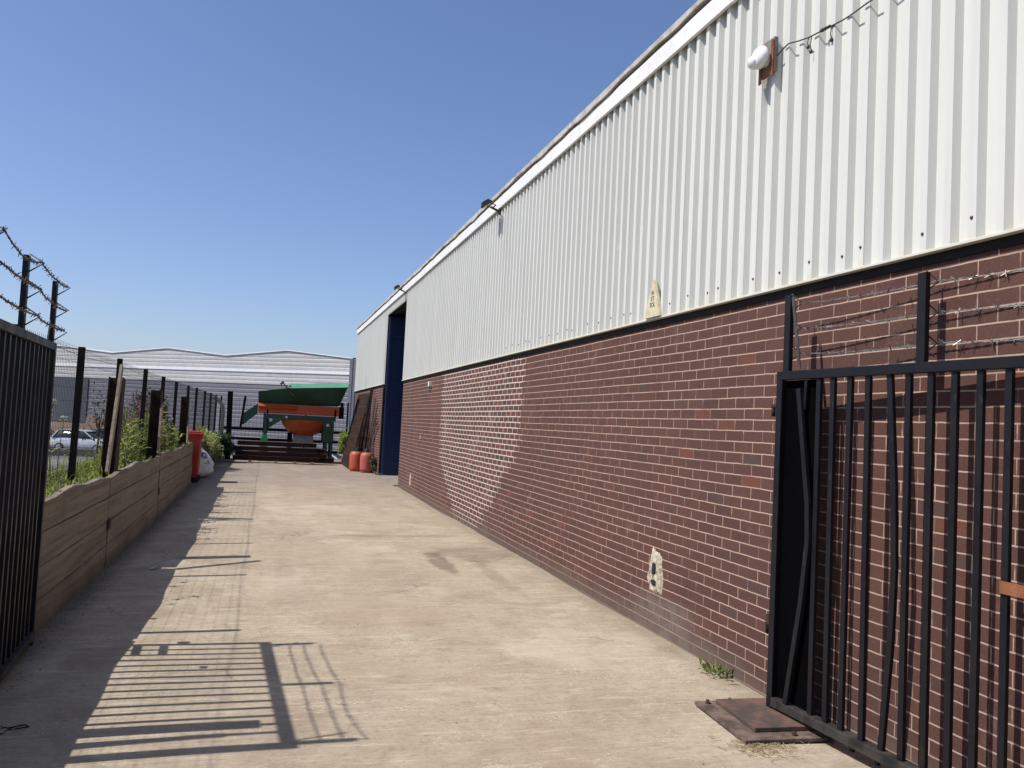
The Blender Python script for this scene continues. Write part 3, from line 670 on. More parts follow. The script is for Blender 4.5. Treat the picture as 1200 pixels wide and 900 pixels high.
plank((-1.475,17.45,.93),(-1.50,17.68,1.45),.12,'short timber offcut leaning on the post beside the red bin')

# ------------------------------------------------------------------ mesh fences
def wire_panel(p0, p1, z0, z1, sv, sh, r, teeth=.0):
    g = MB(); a = Vector(p0); b = Vector(p1); L = (b-a).length; d = (b-a)/L
    n = int(L/sv)
    for i in range(n+1):
        q = a+d*(i*L/n); g.tube([(q.x,q.y,z0),(q.x,q.y,z1+teeth)], r, 3, False)
    m = int((z1-z0)/sh)
    for j in range(m+1):
        z = z0+(z1-z0)*j/m; nn = Vector((-d.y,d.x,0))*r*1.5
        g.tube([(a.x+nn.x,a.y+nn.y,z),(b.x+nn.x,b.y+nn.y,z)], r, 3, False)
    return g
FX = -1.72
fe = empty('mesh_fence', 'black wire mesh fence on thin black posts behind the board wall', 'fence')
py = [2.2,4.35,6.5,8.65,10.75,12.95,15.1,17.2,19.75,22.0,24.9,27.4,30.3]
for i, y in enumerate(py):
    tp = 2.15+random.uniform(-.02,.03)
    g = MB(); g.bar((FX,y-.06,.2),(FX+.0,y+.02,tp), .055, .055); g.build('post', M['postblk'], fe, .002)
    if i: wire_panel((FX+.035,py[i-1],0),(FX+.035,y,0),.70,2.10,.055,.11,.0013,.03).build('wire_panel', M['mesh'], fe)
for z in (2.08,):
    g = MB(); g.tube([(FX+.04,y,z-.03*(i % 2)) for i, y in enumerate(py)], .0024, 5); g.build('top_wire', M['mesh'], fe)
for k, z in enumerate((2.24, 2.33)):
    pass
# rear fence
rf = empty('mesh_fence', 'black wire mesh fence with taller posts across the far end of the yard', 'fence')
px_ = [-1.60,-.10,1.35,2.85]
for x in px_:
    g = MB(); g.bar((x,31.2,-.2),(x,31.2,2.15), .06, .06); g.build('post', M['postblk'], rf, .002)
for a, b in zip(px_, px_[1:]): wire_panel((a,31.24,0),(b,31.24,0),.05,2.1,.125,.125,.0045).build('wire_panel', M['mesh'], rf)
g = MB()
for z in (.25,.62,.98): g.box(-1.6,3.05,31.26,31.30,z,z+.10)
g.build('cross_rail', M['postblk'], rf)
# heavy black post and cranked concrete post in the corner
g = MB(); g.bar((0,0,-.1),(-.05,0,2.30), .17, .15); o = g.build('steel_column', M['postblk'], None, .004); o.location = (-1.19,29.6,0)
tag(o, 'thick black steel post standing at the far left corner of the yard', 'post')
g = MB(); g.strip([(0,0,-.1),(.02,0,1.62),(-.03,0,1.86),(-.28,0,2.10)], .12, .12, (0,1,0)); o = g.build('cranked_post', M['stone'], None, .008); o.location = (-1.47,29.9,0)
tag(o, 'concrete fence post with a cranked top beside the white bag', 'post')

# ------------------------------------------------------------------ bin, bag, cylinders
e = empty('wheelie_bin', 'red wheeled bin standing at the end of the board wall', 'bin', (-1.625,19.85,0))
g = MB(); s0, s1 = .222, .245
vs = [(-s0,-s0,.10),(s0,-s0,.10),(s0,s0,.10),(-s0,s0,.10),(-s1,-s1,1.04),(s1,-s1,1.04),(s1,s1,1.04),(-s1,s1,1.04)]
g.add(vs, [(0,3,2,1),(0,1,5,4),(1,2,6,5),(2,3,7,6),(3,0,4,7),(4,5,6,7)]); g.build('bin_body', M['red'], e, .02)
g = MB(); g.box(-s1-.02,s1+.02,-s1-.02,s1+.02,1.0,1.045); g.build('bin_rim', M['red'], e, .008)
g = MB(); g.box(-s1-.03,s1+.03,-s1-.03,s1+.03,1.048,1.10); g.box(-s1+.03,s1-.03,-s1+.03,s1-.03,1.10,1.135); g.build('bin_lid', M['red'], e, .012)
for y in (-.19,.19):
    g = MB(); g.lathe([(0,-.025),(.085,-.025),(.095,-.015),(.095,.015),(.085,.025),(0,.025)], 18); g.v = [(x_+.17, z_+y, y_+.095) for x_, y_, z_ in g.v]
    w = g.build('wheel', M['tyre'], e)
g = MB(); g.tube([(.17,-.19,.095),(.17,.19,.095)], .012, 6); g.build('axle', M['tyre'], e)
g = MB(); g.tube([(s1+.02,-.18,.98),(s1+.07,-.18,1.0),(s1+.07,.18,1.0),(s1+.02,.18,.98)], .015, 6); g.build('handle', M['red'], e)
# bulk bag
e = empty('bulk_bag', 'slumped white bulk bag behind the red bin', 'bag', (-1.66,21.15,0))
g = MB()
def bagp(u, v):
    a = 2*math.pi*u; z = v
    prof_ = [(.0,.30),(.08,.44),(.2,.49),(.4,.47),(.6,.40),(.75,.31),(.88,.20),(.96,.09),(1.,.0)]
    for (z0, r0), (z1, r1) in zip(prof_, prof_[1:]):
        if z0 <= z <= z1: r_ = r0+(r1-r0)*(z-z0)/(z1-z0); break
    w = 1+.05*math.sin(3*a+4*z)+.04*math.sin(7*a-9*z)+.025*math.sin(13*a+17*z)
    return (r_*w*math.cos(a)*1.0, r_*w*math.sin(a), .01+.80*z+.02*math.sin(5*a)*z)
g.grid(bagp, 40, 20); g.build('sack', M['bag'], e)
g = MB()
for a0 in (.3, 2.2): g.tube([(.12*math.cos(a0),.12*math.sin(a0),.74),(.2*math.cos(a0),.2*math.sin(a0),.86),(.1*math.cos(a0+.8),.1*math.sin(a0+.8),.84),(.1*math.cos(a0+.9),.1*math.sin(a0+.9),.74)], .018, 5)
g.build('lifting_strap', M['bag'], e)
def on_bag(az, z, up):
    p = Vector(bagp(az/(2*math.pi), z)); return p
for az, z, s_ in ((-.72,.42,'L'),(-.50,.42,'A')):
    p = Vector(bagp((az % 6.283)/6.283, z)); n = Vector((math.cos(az), math.sin(az), .35)).normalized()
    text('print', s_, .16, M['bagink'], e, p+n*.012, (R(70), 0, az+R(90)), .0005)
p = Vector(bagp(((-.75) % 6.283)/6.283, .66)); n = Vector((math.cos(-.75), math.sin(-.75), .7)).normalized()
g = MB(); g.lathe([(.045,.0),(.045,.003),(.085,.003),(.085,0)], 20); q = Vector((0,0,1)).rotation_difference(n)
g.v = [tuple(q @ Vector(v)+p+n*.018) for v in g.v]; g.build('print', M['bagink'], e)
def cylinder(x, y, m, label):
    e = empty('gas_cylinder', label, 'gas cylinder', (x,y,.02), random.uniform(0,3), 'gas cylinders by the doorway'); e.scale = (1.13,1.13,1.0)
    g = MB(); g.lathe([(0,.03),(.15,.03),(.172,.06),(.175,.10),(.175,.47),(.165,.53),(.13,.575),(.07,.59),(0,.592)], 28); g.build('cylinder_body', m, e)
    g = MB(); g.lathe([(.13,0),(.155,0),(.155,.045),(.13,.045),(.13,0)], 24); g.build('foot_ring', m, e)
    g = MB()
    for k in range(5):
        a = .4+k*1.05; a2 = a+.75
        g.prism([(.085*math.cos(a),.085*math.sin(a),.58),(.085*math.cos(a2),.085*math.sin(a2),.58),(.095*math.cos(a2),.095*math.sin(a2),.70),(.095*math.cos(a),.095*math.sin(a),.70)], (.006*math.cos(a),.006*math.sin(a),0))
    g.build('valve_guard', M['cap2'], e)
    g = MB(); g.tube([(0,0,.58),(0,0,.66)], .022, 8); g.tube([(0,-.05,.64),(0,.05,.64)], .014, 6); g.tube([(0,0,.66),(0,0,.685)], .03, 8); g.build('valve', M['cap2'], e)
cylinder(2.64,25.25,M['gas'],'orange gas cylinder standing free in front of the leaning rusty mesh')
cylinder(2.90,24.75,M['gasb'],'faded red gas cylinder close to the brick wall, right of the orange one')

# ------------------------------------------------------------------ rusty mesh and rods leaning on the far wall
def lean_panel(y0, y1, xb, top, label, sp):
    e = empty('leaning_grid', label, 'steel mesh', (xb, y0, 0), 0, 'rusty mesh panels leaning on the far brick wall')
    tx = 3.04-xb; L = y1-y0; g = MB(); n = int(L/sp)
    for i in range(n+1):
        y = L*i/n+random.uniform(-.012,.012); j = random.uniform(-.03,.03)
        g.tube([(random.uniform(-.015,.015), y, .05), (tx*.5+random.uniform(-.02,.0), y+.3+j*.5, top*.5), (tx, y+.6+j, top+random.uniform(-.05,.03))], .011, 4, False)
    g.build('upright_rods', M['rebar'], e)
    g = MB()
    for k in range(8):
        z = .1+k*(top-.2)/7; f = z/top; g.tube([(tx*f-.015, .6*f-.04, z), (tx*f-.015, L+.6*f, z+random.uniform(-.02,.02))], .010, 4, False)
    g.build('cross_rods', M['rebar'], e)
lean_panel(25.6,28.6,2.48,2.36,'front sheet of rusty reinforcing mesh leaning on the far brick wall',.055)
lean_panel(25.85,29.1,2.56,2.40,'second sheet of rusty mesh leaning behind the front sheet',.065)
lean_panel(26.0,29.3,2.66,2.28,'rearmost sheet of rusty mesh nearest the brick wall',.06)
for k, (yb, xb, yt, zt, r, lb) in enumerate(((25.45,2.72,25.7,2.55,.030,'dark steel pole leaning beside the mesh sheets, above the orange cylinder'), (25.35,2.86,25.45,2.52,.022,'thinner steel pole leaning between the two gas cylinders'))):
    g = MB(); g.tube([(0,0,0),(3.03-xb,yt-yb,zt)], r, 8); o = g.build('steel_pole', M['postblk'], None); o.location = (xb,yb,.02); tag(o, lb, 'pole', 'poles leaning by the gas cylinders')
e = empty('rebar_bundle', 'tangled rusty rods sticking out against the brick left of the doorway', 'steel rods', (2.95,24.9,.02))
for k in range(16):
    a = random.uniform(-.5,.5); g = MB(); zt = random.uniform(1.3,2.3)
    g.tube([(random.uniform(-.05,.0), random.uniform(0,.7), 0), (.06, random.uniform(-.1,.5)+a*.2, zt*.6), (.08, random.uniform(-.9,.5)+a*.6, zt)], .013, 5); g.build('rod', M['rebar'], e)

# ------------------------------------------------------------------ stacked steel beams in front of the machine
bl = [(.64,-.86,1.62,28.0),(.64,-.84,1.60,28.25),(.475,-.72,1.62,27.95),(.46,-.95,1.95,28.22),(.315,-.70,1.95,27.95),(.31,-.92,1.70,28.2),(.16,-.98,1.72,27.93),(.16,-.78,2.22,28.2)]
def ibeam(L, w, h):
    g = MB(); t = .011
    g.box(0,L,-w/2,w/2,0,t); g.box(0,L,-w/2,w/2,h-t,h); g.box(0,L,-.005,.005,t,h-t); return g
names = ['top front','top rear','second layer front','second layer rear','third layer front','third layer rear','lowest front','lowest rear']
for (z, x0, x1, y), nm in zip(bl, names):
    o = ibeam(x1-x0, .17, .135 if z > .2 else .15).build('steel_beam', M['beam'], None, .002); o.location = (x0,y,z-.135+.06); o.rotation_euler = (0,0,R(random.uniform(-.5,.5)))
    tag(o, 'dark red steel beam in the stack before the green machine, %s' % nm, 'steel beam', 'steel beams stacked before the machine')
for x, nm in ((-.45,'left'),(.35,'second from left'),(.95,'third from left'),(1.5,'right')):
    g = MB(); g.box(-.045,.045,-.32,.32,0,.078); o = g.build('timber_bearer', M['tim'], None, .004); o.location = (x,28.05,.012); tag(o, 'short timber bearer under the steel beams, %s of four' % nm, 'timber block', 'timber bearers under the beams')

# ------------------------------------------------------------------ green and orange hopper machine
Y1 = 29.0
mc = empty('hopper_machine', 'green and orange hopper machine with a flared tray behind the steel beams', 'machine', (0,Y1,0))
def poly(pts, y, t): return MB().prism([(x,y,z) for x,z in pts], (0,t,0))
# flared tray: front face leans out towards the yard, so the sun leaves it in shade
g = MB()
fr = [(.70,2.52,-.42),(2.58,2.66,-.42),(2.36,1.98,.02),(.78,1.93,.02)]      # x, z, y
bk = [(.70,2.62,1.25),(2.58,2.72,1.25),(2.36,1.98,.85),(.78,1.93,.85)]
V = [(x,y,z) for x,z,y in fr]+[(x,y,z) for x,z,y in bk]
g.add(V, [(0,3,2,1),(4,5,6,7),(0,4,7,3),(1,2,6,5),(3,7,6,2)])
hop = g.build('hopper', M['green'], mc); so = hop.modifiers.new('thick','SOLIDIFY'); so.thickness = .02
g = MB(); g.prism([(.66,-.46,2.49),(2.62,-.46,2.63),(2.62,-.31,2.79),(.66,-.31,2.65)], (0,.02,-.02)); g.bar((.66,-.43,2.55),(.66,1.25,2.64), .05, .08, (1,0,0)); g.bar((2.61,-.43,2.69),(2.61,1.25,2.74), .05, .08, (1,0,0)); g.build('hopper_lip', M['sunlit_green'], mc, .004, fix=True)
g = MB(); V = [(-.33,-.22,2.33),(.70,-.34,2.50),(.80,.0,1.94),(-.31,.0,1.96),(-.33,1.1,2.33),(.70,1.2,2.55),(.80,.9,1.94),(-.31,.9,1.96)]
g.add(V, [(0,3,2,1),(4,5,6,7),(0,4,7,3),(3,7,6,2)]); sd = g.build('side_flap', M['green'], mc); sd.modifiers.new('thick','SOLIDIFY').thickness = .02
g = MB(); g.bar((.42,-.38,2.68),(.80,-.33,2.25), .035, .03); g.bar((.36,-.36,2.60),(.46,-.36,2.70), .07, .05); g.build('hinge_arm', M['hook'], mc, .003)
# orange pan
g = MB(); g.box(-.30,2.36,-.06,.95,1.62,1.95); pan = g.build('pan', M['orange'], mc, .01)
g = MB(); g.prism([(-.30,-.07,1.95),(.95,-.07,1.90),(.95,-.16,1.84),(-.30,-.16,1.86)], (0,0,-.02)); g.prism([(-.30,-.16,1.86),(.95,-.16,1.84),(.95,-.07,1.76),(-.30,-.07,1.74)], (0,.004,0)); g.build('pan_ledge', M['orange'], mc, .003, fix=True)
for q in ((-.02,.03,-.075,-.061,1.60,1.80),(2.20,2.26,-.075,-.061,1.60,1.85)): MB().box(*q).build('pan_bracket', M['postblk'], mc, .003)
g = MB(); g.box(2.37,2.52,-.02,.2,1.55,1.95); g.box(2.40,2.50,.0,.1,1.952,2.1); g.build('end_bracket', M['postblk'], mc, .003)
# green beam and legs
g = MB(); g.box(-.10,2.25,-.10,.0,1.44,1.605); g.box(-.10,2.25,.86,.95,1.44,1.605); bm_ = g.build('main_beam', M['green'], mc, .006)
g = MB(); g.prism([(.0,-.09,1.435),(.50,-.09,1.435),(.03,-.09,1.10),(.0,-.09,1.10)], (0,.05,0)); g.prism([(1.55,-.09,1.435),(2.1,-.09,1.435),(2.1,-.09,1.15),(1.95,-.09,1.20)], (0,.05,0)); g.build('gusset', M['green'], mc, .003, fix=True)
for x, yy in ((-.09,-.09),(-.09,.85)):
    g = MB(); g.box(x,x+.13,yy,yy+.12,.95,1.435); lg = g.build('leg', M['green'], mc, .006)
    g = MB(); g.prism([(x-.13,yy+.02,.02),(x+.20,yy+.02,.02),(x+.16,yy+.02,.72),(x+.10,yy+.02,1.0),(x+.01,yy+.02,1.0),(x-.08,yy+.02,.72)], (0,.08,0)); g.build('leg_foot', M['lime'], lg, .004, fix=True)
for yy in (-.10,.82):
    g = MB(); g.box(1.86,2.21,yy,yy+.13,.74,1.436); g.box(1.93,2.02,yy+.01,yy+.11,0,.738); g.box(2.12,2.20,yy+.01,yy+.11,0,.738); g.build('leg', M['green'], mc, .006)
# orange bowl below and grey outlet
g = MB(); g.lathe([(.80,1.44),(.74,1.30),(.62,1.12),(.46,.99),(.38,.955),(.36,.94),(0,.94)], 32, (1.24,.42,0)); g.build('bowl', M['orange'], mc)
g = MB(); g.box(.90,1.56,.20,.75,.66,.935); g.build('outlet_box', M['gmet'], mc, .006)
g = MB(); g.box(.70,.86,.25,.6,.30,1.0); g.box(.86,1.9,.3,.5,.25,.33); g.build('drive_unit', M['postblk'], mc, .01)
# chute on the left
g = MB(); g.prism([(-.32,.05,1.93),(-.32,.05,1.60),(-.76,.05,1.20),(-.80,.05,1.56)], (0,.7,0)); g.build('chute', M['green'], mc, .004, fix=True)
g = MB(); g.bar((-.74,-.02,2.16),(-.84,-.02,1.12), .055, .05); g.bar((-.74,.8,2.16),(-.84,.8,1.12), .055, .05); g.bar((-.80,-.05,1.25),(-.80,.83,1.25), .07, .07); g.build('chute_roller', M['postblk'], mc, .003)
for x, z, s_ in ((.12,1.40,.10),(.62,1.52,.07),(2.0,1.31,.09)):
    g = MB(); g.box(x-s_/2,x+s_/2,-.1035,-.1015,z-s_/2,z+s_/2); g.build('sticker', M['stick'], mc)

# ------------------------------------------------------------------ large pale warehouse far behind
Fd = Vector((-.82,.57,0)).normalized(); Fn = Vector((-Fd.y*-1, Fd.x, 0))
Fn = Vector((-.57,-.82,0)).normalized(); F0 = Vector((7.06,74.96,0)); FL = 52.
fb = empty('distant_warehouse', 'wide pale grey warehouse with a gently ridged roofline far beyond the fences', 'warehouse')
def top(s): 
    k = (s-.1)/6.75; i = math.floor(k); f = k-i
    a, b = (6.9, 7.5) if i % 2 == 0 else (7.5, 6.9)
    return a+(b-a)*f
def fp(s, n, z): p = F0+Fd*s+Fn*n; return (p.x, p.y, z)
def ribbed(z0, z1, m, name, step=.40, clip=False, s0=0., s1=FL):
    g = MB(); ss = [s0+(s1-s0)*i/208 for i in range(209)]; zs = []; z = z0
    while z < z1:
        zs += [(z,0.),(z+step*.62,0.),(z+step*.74,-.018),(z+step*.88,-.018)]; z += step
    zs = [q for q in zs if q[0] < z1]+[(z1,0.)]
    nz_ = len(zs); vs = []
    for s in ss:
        for (z, n) in zs: vs.append(fp(s, n, min(z, top(s)) if clip else z))
    fs = [(i*nz_+j, i*nz_+j+1, (i+1)*nz_+j+1, (i+1)*nz_+j) for i in range(208) for j in range(nz_-1)]
    g.add(vs, fs); return g.build(name, m, fb)
ribbed(-1.7, 4.25, M['fac2'], 'lower_wall'); ribbed(4.30, 5.42, M['fac1'], 'middle_wall', .37); ribbed(5.75, 7.6, M['fac1'], 'parapet', .37, True)
def fbox(s0, s1, n0, n1, z0, z1, name, m):
    g = MB(); g.prism([fp(s0,n0,z0),fp(s1,n0,z0),fp(s1,n1,z0),fp(s0,n1,z0)], (0,0,z1-z0)); return g.build(name, m, fb, fix=True)
fbox(0,FL,-.15,.06,5.42,5.72,'gutter',M['facw']); fbox(0,FL,-.3,.02,4.24,4.31,'band',M['facd'])
fbox(24,FL,-.3,.06,-1.7,.36,'plinth',M['facb'])
g = MB()
for i in range(208):
    sa, sb = FL*i/208, FL*(i+1)/208
    za, zb_ = top(sa), top(sb); g.add([fp(sa,.08,za-.03),fp(sb,.08,zb_-.03),fp(sb,.08,zb_+.06),fp(sa,.08,za+.06),fp(sa,-30,za+.06),fp(sb,-30,zb_+.06)], [(0,1,2,3),(3,2,5,4)])
g.build('roof', M['facw'], fb)
fbox(-.02,.28,-.1,.07,-1.6,6.85,'corner_shade',M['faca']); fbox(-.3,-.02,-30,.02,-1.7,6.85,'end_wall',M['faca'])  # dark strip and end wall carry the shaded side's tone in their colour
fbox(29.8,36.5,-.2,.10,-.2,4.2,'shutter',M['facd'])

# ------------------------------------------------------------------ cars beyond the fences
def car(loc, rz, m, label):
    e = empty('parked_car', label, 'car', loc, rz, 'cars parked beyond the fences')
    W = .86
    st = [(-2.05,.42,.78,.80),(-1.95,.30,1.0,.88),(-1.2,.22,1.02,.95),(0,.20,1.0,.96),(.95,.22,.98,.95),(1.75,.26,.88,.90),(2.08,.34,.70,.78)]
    g = MB(); vs = []
    for x, zb, zt, w in st:
        w *= W; vs += [(x,-w*.92,zb),(x,-w,zb+.2),(x,-w*.97,zt-.08),(x,-w*.86,zt),(x,w*.86,zt),(x,w*.97,zt-.08),(x,w,zb+.2),(x,w*.92,zb)]
    fs = [(i*8+k, i*8+(k+1)%8, (i+1)*8+(k+1)%8, (i+1)*8+k) for i in range(len(st)-1) for k in range(8)]+[tuple(range(8)),tuple(reversed(range(48,56)))]
    g.add(vs, fs, True); g.build('body', m, e, fix=True)
    cab_ = [(-1.92,.99,.80),(-1.45,1.42,.66),(-.7,1.50,.68),(.2,1.46,.66),(1.05,.97,.78)]
    g = MB(); vs = []
    for x, z, w in cab_: vs += [(x,-.80*W/.86,.96),(x,-w*W/.86*1.02,z),(x,w*W/.86*1.02,z),(x,.80*W/.86,.96)]
    g.add(vs, [(i*4+k, i*4+k+1, (i+1)*4+k+1, (i+1)*4+k) for i in range(4) for k in range(3)], True); g.build('window', M['glass'], e)
    g = MB(); vs = []
    for x, z, w in ((-1.52,1.40,.64),(-.7,1.505,.69),(.2,1.465,.67),(.35,1.40,.66)): vs += [(x,-w*1.04,z-.03),(x,-w*.9,z+.02),(x,w*.9,z+.02),(x,w*1.04,z-.03)]
    g.add(vs, [(i*4+k, i*4+k+1, (i+1)*4+k+1, (i+1)*4+k) for i in range(3) for k in range(3)], True)
    for sy in (-1,1):
        for xa, xb, za, zb in ((.35,1.02,1.40,.98),(-.45,-.45,1.49,.98),(-1.5,-1.80,1.40,.98)): g.bar((xa,sy*.70,za),(xb,sy*.825,zb), .07, .03, (1,0,0))
    g.build('roof', m, e)
    for x in (-1.28,1.32):
        for sy in (-1,1):
            g = MB(); g.lathe([(.0,-.10),(.28,-.10),(.31,-.07),(.31,.07),(.28,.10),(.2,.10)], 20); g.v = [(x+a, sy*(.76+c_), .31+b) for a, b, c_ in g.v]; w = g.build('wheel', M['tyre'], e, fix=True)
            g = MB(); g.lathe([(.21,.09),(.19,.105),(.05,.10),(0,.11)], 16); g.v = [(x+a, sy*(.76+c_), .31+b) for a, b, c_ in g.v]; g.build('rim', M['rim'], w, fix=True)
    for sy in (-1,1):
        g = MB(); g.box(1.93,2.07,min(sy*.45,sy*.74),max(sy*.45,sy*.74),.60,.74); g.build('headlight', M['lampg'], e, .02)
        g = MB(); g.box(-2.06,-1.96,min(sy*.52,sy*.76),max(sy*.52,sy*.76),.72,.92); g.build('tail_light', M['lampr'], e, .02)
    return e
silver = mat_car('silver_car_paint', (.52,.54,.56)); darkc = mat_car('dark_car_paint', (.03,.032,.04)); whitec = mat_car('white_car_paint', (.75,.75,.74))
car((-11.6,61.5,-1.6), R(-20), silver, 'silver hatchback parked beyond the fence, seen between gate and tall plank')
car((-15.6,66,-1.6), R(75), darkc, 'dark car parked far left beside the silver hatchback')
car((-11.0,70,-1.6), R(15), mat_car('blue_grey_car_paint', (.25,.29,.32)), 'grey-blue car parked just behind the silver hatchback')
car((2.9,43,-1.6), R(-15), whitec, 'white car parked behind the far mesh fence at right of the machine')
car((-2.2,46,-1.35), R(5), mat_car('charcoal_car_paint', (.055,.058,.07)), 'charcoal car parked behind the far mesh fence at left of the machine')
g = MB(); g.box(-34,4,56.5,56.8,-1.6,-1.15); g.build('kerb_wall', M['stone'])
o = bpy.data.objects['kerb_wall']; tag(o, 'low concrete wall across the car park beyond the fence', 'wall')

# ------------------------------------------------------------------ plants
def leaf(g, base, d, L, w, droop, rnd):
    d = Vector(d).normalized(); side = d.cross(Vector((0,0,1)))
    if side.length < .01: side = Vector((1,0,0))
    side.normalize(); up = side.cross(d)
    p0 = Vector(base); p1 = p0+d*L*.5+Vector((0,0,.04*L)); p2 = p0+d*L-Vector((0,0,droop*L))
    m_ = rnd.uniform(-.3,.3); s2 = (side+up*m_).normalized()
    g.add([p0, p1+s2*w/2, p2, p1-s2*w/2, p1-up*w*.12], [(0,1,4),(1,2,4),(2,3,4),(3,0,4)])
def weed_meshes(seed, h, kind):
    rnd = random.Random(seed); st = MB(); lf_ = MB(); fl = MB()
    ns = rnd.randint(4, 7) if kind in ('broad', 'narrow') else (2 if kind == 'white' else rnd.randint(2, 4))
    for q in range(ns):
        bx, by = rnd.uniform(-.10,.10), rnd.uniform(-.10,.10); hh = h*rnd.uniform(.6,1.05); lx, ly = rnd.uniform(-.18,.18)*h, rnd.uniform(-.18,.18)*h
        P = [Vector((bx,by,-.06)), Vector((bx+lx*.4,by+ly*.4,hh*.5)), Vector((bx+lx,by+ly,hh))]
        st.tube(P, [.006,.005,.003], 4, False)
        n = int(hh/(.045 if kind != 'white' else .08))
        for k in range(n):
            f = (k+.6)/n; p = P[0].lerp(P[1], f*2) if f < .5 else P[1].lerp(P[2], f*2-1)
            if kind == 'herb' and f > .72:
                for z_ in range(3):
                    a = rnd.uniform(0,6.28); leaf(fl, p+Vector((0,0,rnd.uniform(-.01,.01))), (math.cos(a),math.sin(a),.3), .045, .035, .1, rnd)
                continue
            a = k*2.4+rnd.uniform(-.5,.5); L = (.15 if kind != 'broad' else .20)*(1-.55*f)*rnd.uniform(.7,1.2)
            leaf(lf_, p, (math.cos(a),math.sin(a),rnd.uniform(.1,.8)), L, L*(.26 if kind != 'broad' else .42), rnd.uniform(.05,.4), rnd)
        if kind == 'white':
            for z_ in range(14):
                a = rnd.uniform(0,6.28); leaf(fl, P[2]+Vector((rnd.uniform(-.03,.03),rnd.uniform(-.03,.03),rnd.uniform(-.03,.02))), (math.cos(a),math.sin(a),.6), .03, .025, .1, rnd)
    return st, lf_, fl
def weed_proto(name, seed, h, kind, leafm, flm, label, cat, group):
    e = empty(name, label, cat, (0,0,0), 0, group)
    st, lf_, fl = weed_meshes(seed, h, kind)
    st.build('stem', M['stem'], e); lf_.build('foliage', leafm, e)
    if fl.v: fl.build('blossom', flm, e)
    return e
WL = 'leafy green weed growing on the bank just behind the weathered boards'
protos = [weed_proto('weed', 40+k, .42+.09*k, 'broad' if k % 2 else 'narrow', M['leaf'] if k % 3 else M['leaf2'], None, WL, 'weed', 'weeds behind the board wall') for k in range(5)]
used = set()
def put(p, x, y, z, s_, rz):
    if p not in used: used.add(p); o = p
    else: o = copy_tree(p)
    o.location = (x,y,z); o.rotation_euler = (random.uniform(-.08,.08),random.uniform(-.08,.08),rz); o.scale = (s_,s_,s_*random.uniform(.9,1.15)); return o
for k in range(210):
    y = 5.2+13.6*(k/210)+random.uniform(-.25,.25); x = random.choice((-1.72,-1.76,-1.8,-1.9,-2.05,-2.2,-2.35))+random.uniform(-.06,.06)
    big = random.choice((.3,.36,.42,.5)) if x/y < -.152 else (.95 if 10.2 < y < 17 else .6)
    z = .80 if x > -2.2 else .72
    put(random.choice(protos), x, y, z, big*random.uniform(.7,1.2), random.uniform(0,6.3))
hb = [weed_proto('willowherb', 60+k, 1.05+.1*k, 'herb', M['leaf'], M['pink'], 'tall pink flowering willowherb on the bank between the rusty posts', 'flower', 'pink willowherb on the bank') for k in range(3)]
for k in range(26):
    y = random.choice((random.gauss(14.0,.4), random.gauss(15.8,.7))); put(hb[k % 3], random.uniform(-2.15,-1.85), y, .72, random.uniform(.72,1.0), random.uniform(0,6.3))
wf = [weed_proto('white_flower_stem', 70+k, .95+.1*k, 'white', M['leaf2'], M['whitef'], 'tall thin weed with a pale seed head behind the boards beside the left gate', 'flower', 'pale headed stems by the left gate') for k in range(2)]
for k, (x, y) in enumerate(((-1.74,7.5),(-1.82,7.6),(-1.78,8.3),(-1.75,7.15))): put(wf[k % 2], x, y, .78, random.uniform(.8,1.05), k*1.3)
